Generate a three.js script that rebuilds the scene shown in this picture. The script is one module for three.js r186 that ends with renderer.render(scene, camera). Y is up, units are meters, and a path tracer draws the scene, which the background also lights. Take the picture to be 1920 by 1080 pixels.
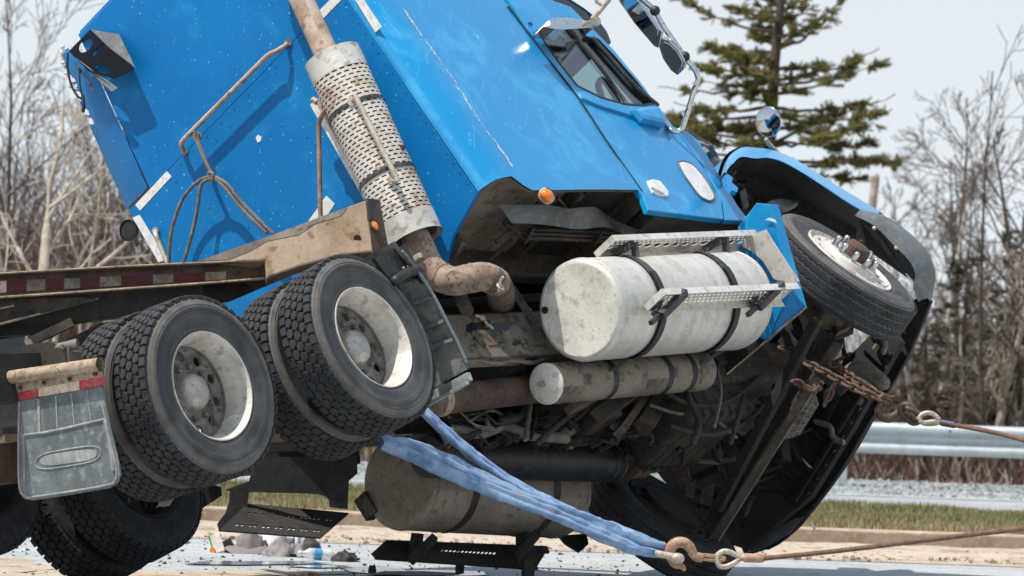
import * as THREE from 'three';
import { mergeGeometries, toCreasedNormals } from 'three/addons/utils/BufferGeometryUtils.js';
import { RoundedBoxGeometry } from 'three/addons/geometries/RoundedBoxGeometry.js';

// ------------------------------------------------------------------ camera, sky, sun, exposure
const scene = new THREE.Scene();
const LENS = 9800;                                   // focal length in pixels of a 1920x1080 frame
const camera = new THREE.PerspectiveCamera(THREE.MathUtils.radToDeg(2 * Math.atan(540 / LENS)), 1920 / 1080, 0.5, 3000);
camera.position.set(0, 1.57, 0);
camera.rotation.set(80 / LENS, 0, THREE.MathUtils.degToRad(2), 'YXZ');
camera.focus = 30.2;
camera.userData.fStop = 4.5;
camera.updateMatrixWorld(true);
const renderer = new THREE.WebGLRenderer({ antialias: true });
renderer.setSize(1024, 576);
renderer.toneMapping = THREE.LinearToneMapping;
renderer.toneMappingExposure = 1.06;
renderer.shadowMap.enabled = true;

const SUN = new THREE.Vector3(-0.42, 1.0, 0.19).normalize();   // towards the sun
{
  const W = 512, H = 256, d = new Float32Array(W * H * 4);
  for (let j = 0; j < H; j++) for (let i = 0; i < W; i++) {
    const el = ((j + 0.5) / H - 0.5) * Math.PI, az = ((i + 0.5) / W - 0.5) * 2 * Math.PI;
    const t = Math.max(0, Math.sin(el));
    const dir = new THREE.Vector3(Math.cos(el) * Math.cos(az), Math.sin(el), Math.cos(el) * Math.sin(az));
    const k = Math.pow(t, 0.75);
    let r = 0.785 - 0.49 * k, g = 0.842 - 0.41 * k, b = 0.882 - 0.24 * k;
    // thin high cloud: broad soft streaks
    const c = 0.5 + 0.5 * Math.sin(dir.x * 3.1 + dir.z * 2.3 + Math.sin(dir.z * 5.0 + dir.y * 4.0) * 0.9 + 1.0);
    const w = 0.10 * c * (1 - t * 0.6); r += (0.90 - r) * w * 1.4; g += (0.92 - g) * w * 1.4; b += (0.93 - b) * w * 1.4;
    const s = Math.max(0, dir.dot(SUN)); const gl = 0.35 * Math.pow(s, 12); r += gl; g += gl * 0.97; b += gl * 0.9;
    if (el < 0) { r = 0.30; g = 0.29; b = 0.27; }
    const o = (j * W + i) * 4; d[o] = r; d[o + 1] = g; d[o + 2] = b; d[o + 3] = 1;
  }
  const sky = new THREE.DataTexture(d, W, H, THREE.RGBAFormat, THREE.FloatType);
  sky.mapping = THREE.EquirectangularReflectionMapping; sky.magFilter = THREE.LinearFilter; sky.minFilter = THREE.LinearFilter; sky.wrapS = THREE.RepeatWrapping; sky.needsUpdate = true;
  scene.background = sky; scene.environment = sky;
}
const sun = new THREE.DirectionalLight(new THREE.Color().setRGB(1, 0.95, 0.875), 5.0);
sun.position.copy(SUN).multiplyScalar(60).add(new THREE.Vector3(0, 0, -34)); sun.target.position.set(0, 0, -34);
sun.castShadow = true; sun.shadow.mapSize.set(4096, 4096); sun.shadow.radius = 1; sun.shadow.bias = -0.0005;
Object.assign(sun.shadow.camera, { left: -26, right: 26, top: 26, bottom: -26, near: 1, far: 160 });
scene.add(sun, sun.target);

// ------------------------------------------------------------------ helpers
let _s = 1234567;
function seed(n) { _s = (n * 2654435761) >>> 0 || 1; }
function rnd() { _s |= 0; _s = _s + 0x6D2B79F5 | 0; let t = Math.imul(_s ^ _s >>> 15, 1 | _s); t = t + Math.imul(t ^ t >>> 7, 61 | t) ^ t; return ((t ^ t >>> 14) >>> 0) / 4294967296; }
const rr = (a, b) => a + (b - a) * rnd();
const V = (x, y, z) => new THREE.Vector3(x, y, z);
const lerp = (a, b, t) => a + (b - a) * t;
const sstep = (a, b, x) => { const t = Math.min(1, Math.max(0, (x - a) / (b - a))); return t * t * (3 - 2 * t); };
// survey helpers: a sight line through the photograph met with a plane or a distance
const sight = (px, py) => V((px - 960) / LENS, (540 - py) / LENS, -1);
const at = (px, py, D) => sight(px, py).multiplyScalar(D).applyMatrix4(camera.matrixWorld);
const camDir = a => V(...a).transformDirection(camera.matrixWorld);
function onGround(px, py, h = 0) { const d = at(px, py, 1).sub(camera.position); return camera.position.clone().addScaledVector(d, (h - camera.position.y) / d.y); }
class Frame {                                         // a rigid frame: origin and axes in the world
  constructor(o, X, Z) {
    const z = camDir(Z).normalize(), x = camDir(X); x.addScaledVector(z, -x.dot(z)).normalize(); const y = z.clone().cross(x);
    this.ax = { x, y, z }; this.o = o.clone(); this.sync();
  }
  sync() { this.M = new THREE.Matrix4().makeBasis(this.ax.x, this.ax.y, this.ax.z).setPosition(this.o); this.I = this.M.clone().invert(); return this; }
  move(a, b, c) { this.o.addScaledVector(this.ax.x, a).addScaledVector(this.ax.y, b).addScaledVector(this.ax.z, c); return this.sync(); }
  on(ax, val, px, py) { const n = this.ax[ax], d = at(px, py, 1).sub(camera.position), t = (val + n.dot(this.o) - n.dot(camera.position)) / n.dot(d); return camera.position.clone().addScaledVector(d, t).applyMatrix4(this.I); }
  at(px, py, D) { return at(px, py, D).applyMatrix4(this.I); }
  depth(p) { return -p.clone().applyMatrix4(this.M).applyMatrix4(camera.matrixWorldInverse).z; }
}
// --- geometry
function fin(g, flat) {                               // non-indexed, box-projected uv in metres
  if (g.index) g = g.toNonIndexed();
  for (const k of Object.keys(g.attributes)) if (!['position', 'normal', 'color'].includes(k)) g.deleteAttribute(k);
  if (!g.attributes.normal || flat) g.computeVertexNormals();
  const p = g.attributes.position, n = g.attributes.normal, uv = new Float32Array(p.count * 2);
  for (let i = 0; i < p.count; i += 3) {
    let nx = 0, ny = 0, nz = 0; for (let k = 0; k < 3; k++) { nx += n.getX(i + k); ny += n.getY(i + k); nz += n.getZ(i + k); }
    const ax = Math.abs(nx), ay = Math.abs(ny), az = Math.abs(nz);
    for (let k = 0; k < 3; k++) { const j = i + k; let u, v;
      if (ax >= ay && ax >= az) { u = p.getZ(j); v = p.getY(j); } else if (ay >= az) { u = p.getX(j); v = p.getZ(j); } else { u = p.getX(j); v = p.getY(j); }
      uv[j * 2] = u; uv[j * 2 + 1] = v; }
  }
  g.setAttribute('uv', new THREE.BufferAttribute(uv, 2)); g.clearGroups(); return g;
}
const merge = list => mergeGeometries(list.map(g => fin(g)));
function flip(g) { const p = g.attributes.position; if (g.index) { const a = g.index.array; for (let i = 0; i < a.length; i += 3) { const t = a[i]; a[i] = a[i + 1]; a[i + 1] = t; } } return g; }
function surf(fn, nu, nv, closeU = false) {           // a parametric sheet
  const P = [], I = []; for (let j = 0; j <= nv; j++) for (let i = 0; i <= nu; i++) { const q = fn(i / nu, j / nv); P.push(q.x, q.y, q.z); }
  for (let j = 0; j < nv; j++) for (let i = 0; i < nu; i++) { const a = j * (nu + 1) + i, b = a + 1, c = a + nu + 1, e = c + 1; I.push(a, b, e, a, e, c); }
  const g = new THREE.BufferGeometry(); g.setAttribute('position', new THREE.Float32BufferAttribute(P, 3)); g.setIndex(I); g.computeVertexNormals(); return g;
}
function box(x0, x1, y0, y1, z0, z1, r = 0) {
  const w = Math.abs(x1 - x0), h = Math.abs(y1 - y0), d = Math.abs(z1 - z0);
  const g = r ? new RoundedBoxGeometry(w, h, d, 2, Math.min(r, w / 2.01, h / 2.01, d / 2.01)) : new THREE.BoxGeometry(w, h, d);
  return g.translate((x0 + x1) / 2, (y0 + y1) / 2, (z0 + z1) / 2);
}
function align(g, a, b) { const q = new THREE.Quaternion().setFromUnitVectors(V(0, 1, 0), b.clone().sub(a).normalize()); return g.applyQuaternion(q).translate((a.x + b.x) / 2, (a.y + b.y) / 2, (a.z + b.z) / 2); }
const cyl = (a, b, r0, r1 = r0, seg = 20, open = false) => align(new THREE.CylinderGeometry(r1, r0, a.distanceTo(b), seg, 1, open), a, b);
function bar(a, b, w, h, up = V(0, 1, 0)) {           // a rectangular bar from a to b: w across, h along up
  const x = b.clone().sub(a), L = x.length(); x.normalize(); const z = x.clone().cross(up).normalize(), y = z.clone().cross(x);
  const g = new RoundedBoxGeometry(L, h, w, 1, Math.min(w, h) * 0.12); return g.applyMatrix4(new THREE.Matrix4().makeBasis(x, y, z)).translate((a.x + b.x) / 2, (a.y + b.y) / 2, (a.z + b.z) / 2);
}
function tube(pts, r, seg = 10, per = 8, tension = 0.5) {
  const c = new THREE.CatmullRomCurve3(pts, false, 'catmullrom', tension), n = (pts.length - 1) * per;
  const g = [new THREE.TubeGeometry(c, n, r, seg, false)];
  for (const e of [0, pts.length - 1]) g.push(new THREE.SphereGeometry(r, seg, 6).translate(pts[e].x, pts[e].y, pts[e].z));
  return merge(g);
}
function lathe(profile, axis, seg = 40) {             // profile [radius, along]; axis 'x' or 'z'
  const g = new THREE.LatheGeometry(profile.map(p => new THREE.Vector2(Math.max(p[0], 0.0001), p[1])), seg);
  if (axis === 'z') g.rotateX(Math.PI / 2); if (axis === 'x') g.rotateZ(-Math.PI / 2); return g;
}
const AXES = { x: ['z', 'y'], y: ['x', 'z'], z: ['x', 'y'] };
function slab(ax, val, pts, thick, holes = [], bevel = 0) {   // local outline on a plane, given thickness towards -axis (thick > 0)
  const [a, b] = AXES[ax]; const s = new THREE.Shape(pts.map(p => new THREE.Vector2(p[a], p[b])));
  for (const h of holes) s.holes.push(new THREE.Path(h.map(p => new THREE.Vector2(p[a], p[b]))));
  const g = new THREE.ExtrudeGeometry(s, { depth: Math.abs(thick) - 2 * bevel, bevelEnabled: bevel > 0, bevelSize: bevel, bevelThickness: bevel, bevelOffset: -bevel, bevelSegments: 2, curveSegments: 8 });
  g.translate(0, 0, bevel);
  const E = { x: V(1, 0, 0), y: V(0, 1, 0), z: V(0, 0, 1) }, e3 = E[ax].clone().multiplyScalar(-Math.sign(thick));
  const m = new THREE.Matrix4().makeBasis(E[a], E[b], e3); g.applyMatrix4(m); g.translate(E[ax].x * val, E[ax].y * val, E[ax].z * val);
  if (m.determinant() < 0) { const p = g.attributes.position.array; for (let i = 0; i < p.length; i += 9) for (let k = 0; k < 3; k++) { const t = p[i + k]; p[i + k] = p[i + 3 + k]; p[i + 3 + k] = t; } g.computeVertexNormals(); }
  return g;
}
const outline = (fr, ax, val, px) => px.map(p => fr.on(ax, val, p[0], p[1]));
function plate(P, th, holes = [], n = 1) {            // a warped plate between four corners P (00,10,11,01), holes as [u,v,ru,rv]
  const s = new THREE.Shape([V(0, 0), V(1, 0), V(1, 1), V(0, 1)].map(p => new THREE.Vector2(p.x, p.y)));
  for (const [u, v, a, b] of holes) { const h = new THREE.Path(); h.absellipse(u, v, a, b, 0, Math.PI * 2, true); s.holes.push(h); }
  const g = new THREE.ExtrudeGeometry(s, { depth: 1, bevelEnabled: false, curveSegments: 6 }), p = g.attributes.position;
  const N = P[1].clone().sub(P[0]).cross(P[3].clone().sub(P[0])).normalize().multiplyScalar(th);
  for (let i = 0; i < p.count; i++) { const u = p.getX(i), v = p.getY(i), w = p.getZ(i);
    const q = P[0].clone().multiplyScalar((1 - u) * (1 - v)).addScaledVector(P[1], u * (1 - v)).addScaledVector(P[2], u * v).addScaledVector(P[3], (1 - u) * v).addScaledVector(N, w); p.setXYZ(i, q.x, q.y, q.z); }
  g.computeVertexNormals(); return g;
}
// --- objects
const taken = {};
function numbered(n) { const k = taken[n] = (taken[n] ?? -1) + 1; return k ? n + '_' + String(k).padStart(3, '0') : n; }
function tag(o, label, category, group) { o.userData.label = label; o.userData.category = category; if (group) o.userData.group = group; return o; }
function thing(name, label, category, pos, group) { const o = new THREE.Group(); o.name = numbered(name); o.position.copy(pos); scene.add(o); o.updateMatrixWorld(true); return tag(o, label, category, group); }
function part(parent, name, geo, mat, fr, opt = {}) {
  const g = Array.isArray(geo) ? merge(geo) : geo.userData.raw ? geo : fin(geo);
  const m = new THREE.Mesh(g, mat); m.name = parent === scene ? numbered(name) : name; m.castShadow = m.receiveShadow = true;
  parent.updateWorldMatrix(true, false);
  const L = parent.matrixWorld.clone().invert(); if (fr) L.multiply(fr.M); L.decompose(m.position, m.quaternion, m.scale);
  parent.add(m); m.updateMatrixWorld(true);
  if (opt.kind) m.userData.kind = opt.kind; if (opt.label) m.userData.label = opt.label; return m;
}
function parts(parent, name, list, mat, fr) { return list.map(g => part(parent, name, g, mat, fr)); }
function structure(name, geo, mat) { const m = part(scene, name, geo, mat); m.userData.kind = 'structure'; return m; }

// ------------------------------------------------------------------ textures
const HASH = new Float32Array(65536); seed(77); for (let i = 0; i < 65536; i++) HASH[i] = rnd();
const hsh = (x, y, s) => HASH[((x * 73 + y * 1931 + s * 7919) & 65535)];
function vnoise(x, y, per, s) {
  const xi = Math.floor(x), yi = Math.floor(y), fx = x - xi, fy = y - yi, w = v => ((v % per) + per) % per;
  const u = fx * fx * (3 - 2 * fx), v = fy * fy * (3 - 2 * fy), x0 = w(xi), x1 = w(xi + 1), y0 = w(yi), y1 = w(yi + 1);
  return lerp(lerp(hsh(x0, y0, s), hsh(x1, y0, s), u), lerp(hsh(x0, y1, s), hsh(x1, y1, s), u), v);
}
function fbm(u, v, f, oct, s) { let a = 0, m = 0, k = 1; for (let i = 0; i < oct; i++) { a += k * vnoise(u * f, v * f, f, s + i * 13); m += k; k *= 0.55; f *= 2; } return a / m; }
function texture(N, metres, fn, paint, linear) {      // fn(u, v) -> [r, g, b] 0..255; paint(splat) adds marks
  const d = new Float32Array(N * N * 3);
  for (let j = 0; j < N; j++) for (let i = 0; i < N; i++) { const c = fn((i + 0.5) / N, (j + 0.5) / N), o = (j * N + i) * 3; d[o] = c[0]; d[o + 1] = c[1]; d[o + 2] = c[2]; }
  const splat = (u, v, ru, rv, c, a, soft = 0.5) => {
    const x0 = Math.floor((u - ru) * N), x1 = Math.ceil((u + ru) * N), y0 = Math.floor((v - rv) * N), y1 = Math.ceil((v + rv) * N);
    for (let y = y0; y <= y1; y++) for (let x = x0; x <= x1; x++) {
      const q = Math.hypot((x + 0.5 - u * N) / (ru * N), (y + 0.5 - v * N) / (rv * N)); if (q > 1) continue;
      const k = a * (1 - sstep(1 - soft, 1, q)), o = ((((y % N) + N) % N) * N + (((x % N) + N) % N)) * 3;
      for (let e = 0; e < 3; e++) d[o + e] = lerp(d[o + e], c[e], k);
    }
  };
  if (paint) paint(splat);
  const b = new Uint8Array(N * N * 4); for (let i = 0; i < N * N; i++) { for (let e = 0; e < 3; e++) b[i * 4 + e] = Math.max(0, Math.min(255, d[i * 3 + e])); b[i * 4 + 3] = 255; }
  const t = new THREE.DataTexture(b, N, N, THREE.RGBAFormat, THREE.UnsignedByteType);
  t.wrapS = t.wrapT = THREE.RepeatWrapping; t.magFilter = THREE.LinearFilter; t.minFilter = THREE.LinearMipmapLinearFilter; t.generateMipmaps = true;
  if (!linear) t.colorSpace = THREE.SRGBColorSpace; t.repeat.set(1 / metres, 1 / metres); t.needsUpdate = true; return t;
}
const mix3 = (a, b, t) => [lerp(a[0], b[0], t), lerp(a[1], b[1], t), lerp(a[2], b[2], t)];
const std = (o) => new THREE.MeshStandardMaterial({ side: THREE.DoubleSide, ...o });
function grime(N, metres, cols, f, s, dots = 0, dotc = [200, 195, 185], streak = 0) {   // layered noise between colours
  return texture(N, metres, (u, v) => {
    const a = fbm(u, v, f, 5, s), b = fbm(u, v, f * 4, 3, s + 50), c = fbm(u, streak ? v * 0 + 0.3 : v, f * 6, 2, s + 90);
    let x = mix3(cols[0], cols[1], sstep(0.32, 0.68, a)); x = mix3(x, cols[2] || cols[1], sstep(0.55, 0.8, b) * 0.7);
    const g = (fbm(u, v, 64, 2, s + 7) - 0.5) * 18 + (streak ? (c - 0.5) * streak : 0); return [x[0] + g, x[1] + g, x[2] + g];
  }, sp => { seed(s); for (let i = 0; i < dots; i++) { const r = rr(0.0012, 0.004); sp(rnd(), rnd(), r, r * rr(0.7, 1.5), dotc, rr(0.2, 0.9)); } });
}
const M = {};
M.blueBack = new THREE.MeshPhysicalMaterial({ side: THREE.DoubleSide, roughness: 0.5, specularIntensity: 0.5, map: texture(1024, 1.7, (u, v) => {
  const a = fbm(u, v, 3, 4, 5), b = fbm(u, v, 9, 4, 31); let c = mix3([0, 98, 160], [2, 120, 184], a); c = mix3(c, [60, 158, 206], sstep(0.6, 0.86, b) * 0.3); return c;
}, sp => { seed(5); for (let i = 0; i < 2600; i++) { const r = Math.pow(rnd(), 7) * 0.0036 + 0.0006; sp(rnd(), rnd(), r, r * rr(0.8, 1.4), [170, 204, 230], rr(0.2, 0.8)); } for (let i = 0; i < 8; i++) { const r = rr(0.003, 0.006); sp(rnd(), rnd(), r, r, [150, 110, 80], 0.6); } }) });
M.blueSide = new THREE.MeshPhysicalMaterial({ side: THREE.DoubleSide, roughness: 0.4, specularIntensity: 0.7, clearcoat: 0.6, clearcoatRoughness: 0.26, map: texture(1024, 1.9, (u, v) => {
  const a = fbm(u, v, 2, 4, 15), b = fbm(u + fbm(u, v, 6, 3, 3) * 0.16, v + fbm(u, v, 5, 3, 8) * 0.1, 5, 6, 41), e = fbm(u, v, 20, 4, 61); let c = mix3([0, 124, 182], [4, 140, 198], a);
  c = mix3(c, [96, 172, 218], (sstep(0.47, 0.56, b) * 0.2 + sstep(0.52, 0.7, b) * 0.26) * sstep(0.3, 0.62, e)); return c;
}, sp => { seed(9); for (let i = 0; i < 160; i++) { const r = Math.pow(rnd(), 3) * 0.003 + 0.0008; sp(rnd(), rnd(), r, r * rr(0.8, 2.4), [210, 222, 232], rr(0.3, 0.8)); }
  for (let i = 0; i < 60; i++) { let u = rnd(), v = rnd(); const du = rr(-0.001, 0.0025), n = 10 + rnd() * 60; for (let k = 0; k < n; k++) { sp(u, v, 0.0012, 0.0012, [190, 210, 228], 0.5); u += du; v += 0.0015; } }
  for (let i = 0; i < 10; i++) { const u = rnd(), v = rnd(); for (let k = 0; k < 12; k++) sp(u + k * 0.0022, v + k * 0.004 + rr(-0.003, 0.003), 0.012, 0.0016, [150, 192, 226], 0.35); } }) });
M.blueTrim = std({ color: new THREE.Color(0x047cba), roughness: 0.45, map: grime(512, 0.9, [[228, 235, 245], [255, 255, 255], [245, 250, 255]], 5, 21, 250, [200, 210, 215]) });
M.rubber = std({ roughness: 0.86, map: grime(512, 0.5, [[36, 37, 39], [49, 50, 52], [68, 66, 63]], 6, 33, 200, [110, 106, 100]) });
M.sidewall = std({ roughness: 0.66, map: texture(1024, 1.2, (u, v) => { const r = Math.hypot(u - 0.5, v - 0.5) * 1.2, n = fbm(u, v, 6, 4, 35), n2 = fbm(u, v, 24, 3, 36), q = Math.sin(r * 330) * 1.5; let c = mix3([46, 48, 51], [70, 70, 70], sstep(0.35, 0.7, n)); c = mix3(c, [104, 97, 90], sstep(0.425, 0.45, r) * (0.45 + 0.5 * n2)); c = mix3(c, [38, 38, 39], Math.max(0, 1 - Math.abs(r - 0.418) / 0.006)); c = mix3(c, [92, 88, 83], 0.6 * Math.max(0, 1 - Math.abs(r - 0.386) / 0.004)); c = mix3(c, [96, 94, 90], sstep(0.335, 0.31, r) * 0.5); const g = q + (n2 - 0.5) * 16; return [c[0] + g, c[1] + g, c[2] + g]; }, sp => { seed(35); for (let i = 0; i < 240; i++) { const k = rr(0.001, 0.004); sp(rnd(), rnd(), k, k, [126, 120, 112], rr(0.2, 0.6)); } }) });
M.sidewall.map.offset.set(0.5, 0.5);
M.rim = std({ roughness: 0.5, metalness: 0.15, map: grime(512, 0.5, [[214, 208, 198], [196, 188, 176], [160, 150, 138]], 5, 37, 300, [120, 110, 98]) });
M.hub = std({ roughness: 0.42, metalness: 0.35, map: grime(256, 0.3, [[186, 182, 176], [166, 160, 152], [140, 132, 122]], 5, 40, 60, [110, 102, 92]) });
M.pitch = new THREE.MeshPhysicalMaterial({ side: THREE.DoubleSide, color: new THREE.Color(0.007, 0.009, 0.014), roughness: 0.85, specularIntensity: 0.25 });
M.disc = std({ roughness: 0.6, metalness: 0.1, map: grime(512, 0.5, [[128, 122, 114], [92, 86, 80], [60, 54, 50]], 6, 39, 400, [160, 152, 140]) });
M.chrome = std({ color: new THREE.Color(0xd8dadc), roughness: 0.2, metalness: 1, map: grime(256, 0.3, [[255, 255, 255], [228, 226, 222], [205, 198, 188]], 6, 45) });
M.alu = std({ roughness: 0.42, metalness: 0.35, map: grime(1024, 1.1, [[212, 207, 198], [204, 198, 188], [188, 180, 167]], 4, 51, 400, [140, 130, 118], 16) });
M.cap = std({ roughness: 0.75, map: grime(1024, 0.7, [[222, 217, 206], [206, 199, 186], [178, 168, 152]], 4, 53, 2600, [118, 108, 96]) });
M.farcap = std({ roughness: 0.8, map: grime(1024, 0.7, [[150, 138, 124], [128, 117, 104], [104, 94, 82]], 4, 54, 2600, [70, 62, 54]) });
M.step = std({ roughness: 0.42, metalness: 0.3, map: grime(512, 0.8, [[226, 221, 212], [205, 198, 188], [176, 166, 154]], 5, 57, 250, [140, 130, 118]) });
M.guard = std({ roughness: 0.5, metalness: 0.25, map: grime(512, 0.6, [[208, 205, 198], [188, 182, 172], [150, 134, 116]], 4, 59, 220, [120, 92, 66]) });
M.rustPipe = std({ roughness: 0.9, map: grime(512, 0.35, [[130, 107, 92], [156, 137, 121], [92, 68, 55]], 5, 61, 900, [196, 176, 156]) });
M.stack = std({ roughness: 0.7, metalness: 0.1, map: grime(512, 0.5, [[190, 172, 156], [164, 140, 120], [128, 96, 74]], 4, 63, 300, [110, 80, 60]) });
M.rustBeam = std({ roughness: 0.88, map: grime(1024, 0.9, [[140, 118, 96], [166, 146, 124], [116, 78, 48]], 3, 65, 1500, [80, 70, 66]) });
M.rustDark = std({ roughness: 0.9, map: grime(512, 0.8, [[74, 58, 48], [98, 78, 62], [54, 42, 36]], 5, 67, 500, [130, 112, 96]) });
M.rustEdge = std({ roughness: 0.9, map: grime(256, 0.4, [[148, 128, 106], [172, 154, 132], [112, 86, 64]], 5, 68) });
M.rope = std({ roughness: 0.75, metalness: 0.2, map: grime(256, 0.15, [[104, 78, 63], [128, 100, 83], [80, 58, 48]], 5, 69) });
M.chain = std({ roughness: 0.85, map: grime(256, 0.15, [[84, 64, 52], [106, 80, 64], [60, 44, 37]], 5, 71) });
M.hook = std({ roughness: 0.6, metalness: 0.2, map: grime(256, 0.2, [[156, 120, 97], [182, 150, 126], [128, 92, 72]], 4, 73) });
M.hookDark = std({ roughness: 0.6, metalness: 0.2, map: grime(256, 0.2, [[88, 70, 58], [66, 52, 44], [112, 88, 70]], 4, 74) });
M.galvRing = std({ roughness: 0.55, metalness: 0.3, map: grime(256, 0.2, [[176, 164, 148], [196, 184, 168], [140, 116, 94]], 4, 75) });
M.frame = std({ roughness: 0.8, map: grime(1024, 0.9, [[132, 122, 108], [106, 97, 86], [64, 56, 50]], 4, 77, 500, [150, 140, 126]) });
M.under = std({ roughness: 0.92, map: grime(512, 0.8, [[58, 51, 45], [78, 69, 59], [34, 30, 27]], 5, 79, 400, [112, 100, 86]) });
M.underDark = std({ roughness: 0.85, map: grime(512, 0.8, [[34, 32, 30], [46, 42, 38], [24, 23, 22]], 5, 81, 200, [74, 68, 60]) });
M.underPale = std({ roughness: 0.9, map: grime(512, 0.9, [[152, 140, 124], [130, 119, 105], [98, 88, 76]], 4, 83, 300, [80, 70, 60]) });
M.black = std({ roughness: 0.55, map: grime(512, 0.8, [[26, 27, 28], [38, 39, 40], [54, 53, 51]], 5, 85, 250, [96, 94, 90]) });
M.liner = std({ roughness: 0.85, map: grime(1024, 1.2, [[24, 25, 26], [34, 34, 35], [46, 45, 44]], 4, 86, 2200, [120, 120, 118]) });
M.blackSteel = std({ roughness: 0.45, metalness: 0.2, map: grime(512, 0.5, [[50, 51, 53], [70, 70, 71], [96, 92, 86]], 6, 87, 300, [170, 164, 154]) });
M.greyPlastic = std({ roughness: 0.6, map: grime(512, 0.7, [[100, 104, 106], [84, 88, 90], [122, 123, 121]], 4, 89, 400, [176, 176, 172]) });
M.flap = std({ roughness: 0.7, map: grime(512, 0.7, [[104, 110, 112], [88, 94, 96], [136, 138, 136]], 4, 91, 500, [182, 184, 182], 20) });
M.flapPale = std({ roughness: 0.75, map: grime(512, 0.5, [[150, 152, 148], [128, 132, 130], [172, 170, 162]], 5, 92, 300, [200, 200, 194], 26) });
M.guardPlate = std({ roughness: 0.62, map: grime(512, 0.6, [[136, 136, 130], [112, 112, 108], [80, 80, 79]], 4, 93, 600, [204, 202, 194]) });
M.whiteTape = std({ roughness: 0.5, map: grime(256, 0.3, [[226, 224, 222], [212, 208, 206], [196, 190, 184]], 5, 95, 60, [150, 150, 150]) });
M.dirtyWhite = std({ roughness: 0.8, map: grime(256, 0.25, [[142, 134, 120], [114, 105, 92], [88, 78, 68]], 5, 96) });
M.dirtyRed = std({ roughness: 0.8, map: grime(256, 0.25, [[102, 42, 44], [82, 40, 40], [72, 52, 47]], 5, 97) });
M.brightRed = std({ roughness: 0.6, map: grime(256, 0.2, [[186, 40, 48], [160, 70, 70], [196, 150, 132]], 6, 98) });
M.cream = std({ roughness: 0.7, map: grime(256, 0.2, [[214, 196, 176], [196, 170, 146], [184, 120, 104]], 5, 99) });
M.amber = new THREE.MeshPhysicalMaterial({ color: new THREE.Color(0xf07808), roughness: 0.25, clearcoat: 0.6, side: THREE.DoubleSide });
M.glass = new THREE.MeshPhysicalMaterial({ color: new THREE.Color(0.72, 0.8, 0.8), roughness: 0.03, transmission: 1, thickness: 0, ior: 1.5, side: THREE.DoubleSide });
M.clear = new THREE.MeshPhysicalMaterial({ color: new THREE.Color(0.93, 0.94, 0.93), roughness: 0.25, transmission: 0.55, thickness: 0, side: THREE.DoubleSide });
M.mirror = std({ color: new THREE.Color(0xc9ccd0), roughness: 0.04, metalness: 1 });
M.foam = std({ roughness: 1, map: grime(256, 0.12, [[226, 222, 212], [206, 198, 184], [176, 164, 148]], 6, 101) });
M.sling = std({ roughness: 0.85, map: texture(512, 0.5, (u, v) => { const a = fbm(u, v, 5, 5, 103), b = fbm(u, v, 11, 3, 107); let c = mix3([100, 126, 164], [142, 167, 198], sstep(0.3, 0.68, a)); c = mix3(c, [180, 172, 156], sstep(0.6, 0.85, b) * 0.6); const g = (fbm(u, v, 128, 2, 9) - 0.5) * 18; return [c[0] + g, c[1] + g, c[2] + g]; }) });
M.hose = std({ roughness: 0.8, map: grime(256, 0.3, [[120, 112, 102], [96, 90, 82], [140, 130, 118]], 5, 109) });
M.hoseDark = std({ roughness: 0.8, map: grime(256, 0.3, [[58, 53, 47], [44, 41, 38], [80, 72, 62]], 5, 110) });
M.ironBrown = std({ roughness: 0.9, map: grime(512, 0.6, [[80, 66, 55], [102, 86, 73], [56, 46, 40]], 4, 111, 300, [140, 124, 108]) });
M.copper = std({ roughness: 0.8, map: grime(256, 0.3, [[92, 72, 62], [76, 60, 52], [58, 46, 40]], 5, 112) });

// ------------------------------------------------------------------ frames of the wreck (its chassis is twisted: every section leans differently)
const camPt = (x, y, z) => V(x, y, z).applyMatrix4(camera.matrixWorld);
const FR = new Frame(at(1086.6, 581.1, 30.8), [0.59, 0.034, -0.80], [0.629, 0.604, 0.49]).move(0, 0, -0.866);   // chassis at the tanks
const CB = new Frame(camPt(-0.145, -0.655, -31.26), [0.547, -0.027, -0.836], [0.656, 0.636, 0.407]);            // cab and sleeper
const RA = new Frame(at(402, 722, 28.0), [0.6, 0, -0.8], [0.743, 0.255, 0.619]);                                // rear drive axle, origin in the near wheel face
const DA = new Frame(at(704.5, 630, 28.9), [0.6, 0, -0.8], [0.728, 0.405, 0.55]);                               // front drive axle
const ST = new Frame(at(1596, 485, 32.8), [0.585, -0.21, -0.78], [0.558, 0.797, 0.23]);                         // steer axle and nose

const truck = thing('semi_truck', 'blue highway tractor tipped far over on its side with underside and wheels showing', 'truck', V(0.2, 0, -31));

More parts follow.
